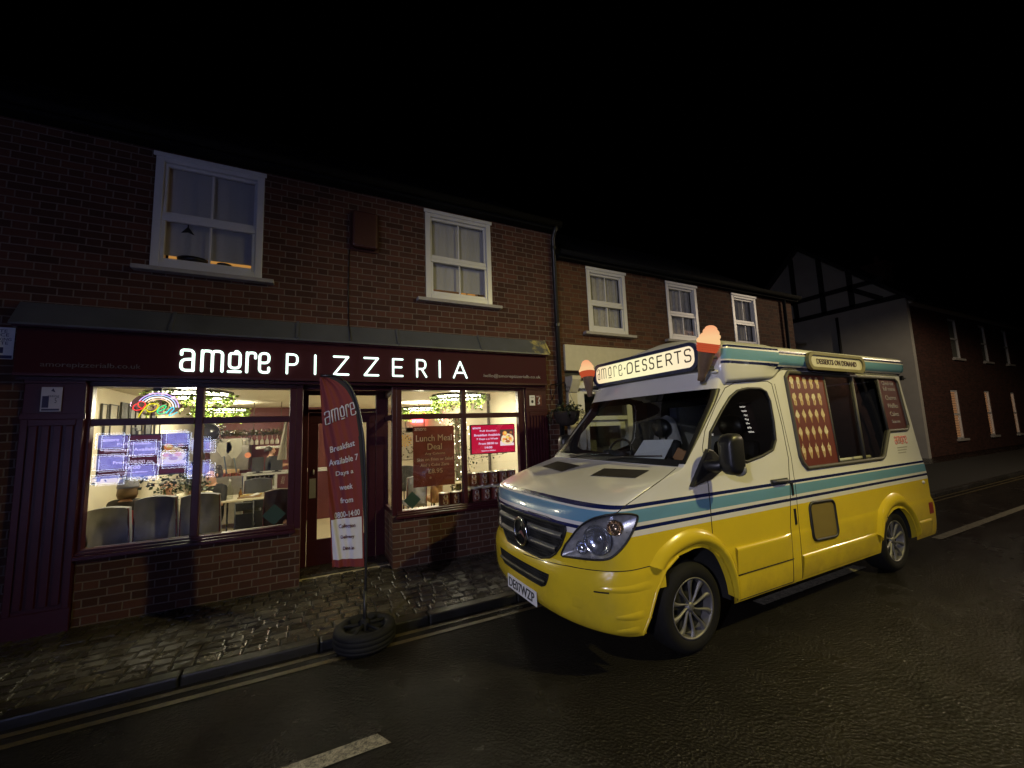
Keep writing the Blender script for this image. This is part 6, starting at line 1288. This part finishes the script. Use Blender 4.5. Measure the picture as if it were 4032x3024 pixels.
mb = MB(); mb.grid(lambda u, v: Vector((.06+.62*v, (2*u-1)*.90, 1.39+.02*math.sin(u*9)+.03*math.sin(v*3.1))), 16, 10); mb.box(.66, .70, -.9, .9, .9, 1.39); vb(mb, 'dashboard', DARKIN)
mb = MB(); mb.box(1.46, 1.49, -.86, -.35, .3, 2.2); mb.box(1.46, 1.49, .5, .86, .3, 2.2); mb.box(1.46, 1.49, -.35, .5, 1.95, 2.2); mb.box(.5, 4.0, -.86, .86, 2.22, 2.25); mb.box(4.05, 4.07, -.86, .86, .3, 2.2); vb(mb, 'cab_bulkhead', DARKIN)
def seat(y, lb=None):
    o = empty('cab_seat', (0,0,0)); o.parent = van
    mb = MB(); mb.box(.75, 1.25, y-.24, y+.24, .85, 1.0); vb(mb, 'seat_cushion', DARKIN, o, .05); mb = MB(); mb.prism([(1.18,y-.24,.95),(1.32,y-.24,1.55),(1.32,y+.24,1.55),(1.18,y+.24,.95)], (.12,0,0)); vb(mb, 'backrest', DARKIN, o, .05)
    mb = MB(); mb.ball((1.33,y,1.70), .145, 12, 0, (.5,1.05,.82)); mb.tube([(1.35,y-.05,1.5),(1.35,y-.05,1.65)], .01, 6); mb.tube([(1.35,y+.05,1.5),(1.35,y+.05,1.65)], .01, 6); vb(mb, 'headrest', BLACKP, o)
seat(.52); seat(-.45)
mb = MB(); wheel = [(.62+.10*math.sin(a)*.55, .50+.19*math.cos(a), 1.44+.19*math.sin(a)*.75) for a in np.linspace(0, 6.283, 25)[:-1]]; mb.tube(wheel, .014, 8, 0, closed=True); mb.tube([wheel[0], wheel[12]], .02, 6); vb(mb, 'steering_wheel', BLACKP)
wv_ = lambda x, y, z: Vector((x, y, z)) + VO
mb = MB(); mb.prism([wv_(.20,-.145,1.415),wv_(.20,-.545,1.42),wv_(.24,-.648,1.61),wv_(.24,-.285,1.60)], (.004,0,0)); tag(mb.build('paper_sheet', plain('bluish_white_paper', (.62,.62,.66), .5, var=.02)), 'blank white sheet propped on the dashboard behind the van windscreen', 'paper')
mb = MB(); mb.prism([wv_(.24,-.60,1.42),wv_(.24,-.70,1.415),wv_(.27,-.77,1.49),wv_(.27,-.66,1.535)], (.02,0,0)); tag(mb.build('brown_packet', plain('brown_paper', (.40,.20,.09), .7)), 'brown paper packet beside the white sheet on the dashboard', 'packet')
mb = MB(); mb.ball(wv_(.22,-.615,1.425), .033, 8); tag(mb.build('round_gadget', BLACKP), 'small black round gadget between the white sheet and brown packet', 'gadget')
mb = MB(); mb.grid(lambda u, v: wv_(1.42+.03*math.sin(u*7), .36+.34*u-.08*(1-v)*math.cos(u*3), 1.50+.36*v*(1-.5*abs(u-.42))), 14, 10); tag(mb.build('white_coat', plain('white_coat_cloth', (.42,.40,.38), .9, var=.15)), 'pale coat draped behind the headrest in the van cab', 'coat')
mb = MB()
for k in range(5): mb.ball(wv_(.42+.05*k, .30+.11*k+r3.uniform(-.03,.03), 1.43), r3.uniform(.04,.07), 7, 0, (1,1.2,.7))
tag(mb.build('dashboard_clutter', plain('dark_cloth_bundle', (.03,.03,.035), .9)), 'dark cloth bundle lying on the far side of the van dashboard', 'cloth')
# serving interior
mb = MB(); mb.box(1.7, 3.9, .55, .84, .4, 1.25); mb.box(2.45, 2.75, .35, .7, 1.25, 1.85); mb.box(2.0, 3.6, .80, .84, 1.3, 2.0); vb(mb, 'serving_fittings', plain('dull_steel_fittings', (.48,.46,.40), .5, .1, var=.25))
mb = MB(); mb.tube([(2.25,-.83,1.285),(3.2,-.83,1.285)], .02, 6); mb.box(2.32, 2.45, -.88, -.80, 1.285, 1.34); vb(mb, 'serving_shelf', WHITEP)
# ---- arch flares, mouldings, locker
def flare(arch, outer, nm):
    mb = MB(); A2 = arch; n = len(A2)
    def pt(i, t): x = A2[i][0]+(outer[i][0]-A2[i][0])*t; z = A2[i][1]+(outer[i][1]-A2[i][1])*t; o = (-.05,.0,.03,.036,.034,.024,.0)[int(round(t*6))]; return sd(x, max(z,.286), o-.001 if t == 1 else o)
    vs = [pt(i, t/6) for i in range(n) for t in range(7)]; mb.add(vs, [(i*7+k, i*7+k+1, (i+1)*7+k+1, (i+1)*7+k) for i in range(n-1) for k in range(6)], 0, True); vb(mb, nm, LIV)
def dn(p, m=40):
    P = [Vector(q) for q in p]; L = [0]
    for a, b in zip(P, P[1:]): L.append(L[-1]+(b-a).length)
    o = []
    for k in range(m+1):
        s = L[-1]*k/m; i = min(len(L)-2, max(0, int(np.searchsorted(L, s))-1)); t = (s-L[i])/(L[i+1]-L[i]); o.append(tuple(P[i].lerp(P[i+1], t)))
    return o
def cr(p, m=60):
    o = []; N = len(p)
    for i in range(N-1):
        p0, p1, p2, p3 = (Vector(p[max(0,min(N-1,i+k))]) for k in (-1,0,1,2))
        for k in range(6): t = k/6; o.append(tuple(.5*((2*p1)+(p2-p0)*t+(2*p0-5*p1+4*p2-p3)*t*t+(3*p1-p0-3*p2+p3)*t**3)))
    return dn(o+[p[-1]], m)
flare(cr(ARCH_F[4:-1]), cr([(-.47,.745),(-.36,.845),(-.16,.925),(.035,.936),(.23,.865),(.375,.725),(.445,.58),(.465,.45),(.468,.30)]), 'front_arch_flare')
flare(cr(ARCH_R[1:-1]), cr([(2.78,.50),(2.85,.71),(3.0,.82),(3.14,.868),(3.28,.882),(3.42,.85),(3.54,.772),(3.66,.65),(3.76,.49)]), 'rear_arch_flare')
for a, b, z0, z1, par in ((.475,1.255,.50,.725,door), (1.39,2.80,.30,.515,parts['body_shell']), (3.79,4.14,.30,.495,parts['body_shell'])):
    mb = MB(); mb.grid(lambda u, v: sd(a+(b-a)*u, z0+(z1-z0)*v, (.017*(min(1,(1-v)*14))**.5*v**.8*(min(1,(1-u)*14))**.5)-.0015*(v < .02)), 10, 20); vb(mb, 'side_moulding', LIV, par)
mb = MB(); mb.tube([sd(x, .505, .004) for x in np.linspace(.47,1.25,10)], .004, 5); vb(mb, 'panel_gap', GAP, door)
lk = empty('locker_door', (0,0,0)); lk.parent = van; L_ = [(1.80+u, .775-.03*u+v) for u, v in rrect(.43,.345,.06,5)]
mb = MB(); mb.tube([sd(x, z, .003) for x, z in L_], .014, 8, 0, closed=True); vb(mb, 'rubber_frame', RUB, lk); mb = MB(); mb.add([sd(x, z, .003) for x, z in L_], [list(range(len(L_)))]); vb(mb, 'panel', plain('dull_olive_panel', (.19,.14,.035), .5), lk)
mb = MB(); mb.box(4.10, 4.20, -.99, -.93, .55, .68); vb(mb, 'tail_light', plain('tail_red', (.25,.02,.015), .2)); mb = MB(); mb.ball((4.05,-.978,.93), .022, 6); vb(mb, 'side_marker', plain('marker_white', (.6,.58,.5), .2))
for x, z in ((-.30,.845),(-.36,.79),(.0,.885)): pass
mb = MB(); mb.tube([skn(q, max(z,.29), -.004) for q, z in dens(P_ARF[1:6], False)], .012, 8); vb(mb, 'bumper_edge', LIV, parts['front_bumper'])
# ---- wheels
TYRE = plain('van_tyre_rubber', (.010,.0095,.009), .8, var=.3, scale=30, bump=.25, spec=.2); ALLOY = plain('alloy_silver', (.17,.165,.16), .5, .5, var=.2); WELL = plain('black_wheel_well', (.008,.008,.008), .9)
def wheel_(x, s):
    w = empty('wheel', (0,0,0)); w.parent = van; Y0 = s*.93; R_ = .335
    mb = MB(); d = -s
    mb.lathe([(.218,Y0+d*.012),(.235,Y0-d*.004),(.275,Y0-d*.008),(.310,Y0+d*.004),(.328,Y0+d*.03),(.335,Y0+d*.06),(.335,Y0+d*.19),(.31,Y0+d*.23),(.22,Y0+d*.23)], (x,0,R_), 48, 0, 'y'); 
    vb(mb, 'tyre', TYRE, w)
    mb = MB(); mb.lathe([(.222,Y0+d*.006),(.226,Y0+d*.0),(.212,Y0+d*.004),(.207,Y0+d*.02),(.200,Y0+d*.12)], (x,0,R_), 48, 0, 'y')
    for k in range(10):
        a = k*.62832 + .2
        def sp(t, wd): r = .03+.178*t; b = a + .22*math.sin(t*2.2)-.1; hwid = (.007+.018*t**3); c = Vector((x+r*math.cos(b), Y0+d*(.030-.022*t), R_+r*math.sin(b))); n = Vector((-math.sin(b), 0, math.cos(b))); return c + n*hwid*wd
        vs = [sp(t/6, e_) + Vector((0, (0 if e_ in (-.6,.6) else d*.016), 0)) for t in range(7) for e_ in (-1,-.6,.6,1)]
        mb.add(vs, [(t*4+k_, t*4+k_+1, (t+1)*4+k_+1, (t+1)*4+k_) for t in range(6) for k_ in range(3)], 0, True)
    mb.lathe([(.001,Y0+d*.018),(.02,Y0+d*.019),(.034,Y0+d*.026),(.042,Y0+d*.05)], (x,0,R_), 20, 0, 'y'); vb(mb, 'rim', ALLOY, w)
    mb = MB(); mb.lathe([(.001,Y0+d*.08),(.205,Y0+d*.08)], (x,0,R_), 24, 0, 'y'); vb(mb, 'brake_disc', plain('brake_dark', (.010,.010,.010), .9, 0), w)
for x in (0.0, 3.31):
    for s in (-1, 1):
        wheel_(x, s); mb = MB(); mb.lathe([(.455,s*.93),(.455,s*.5),(.01,s*.5)], (x-.02,0,.35), 26, 0, 'y', a0=rad(-6), a1=rad(186)); vb(mb, 'wheel_well', WELL)
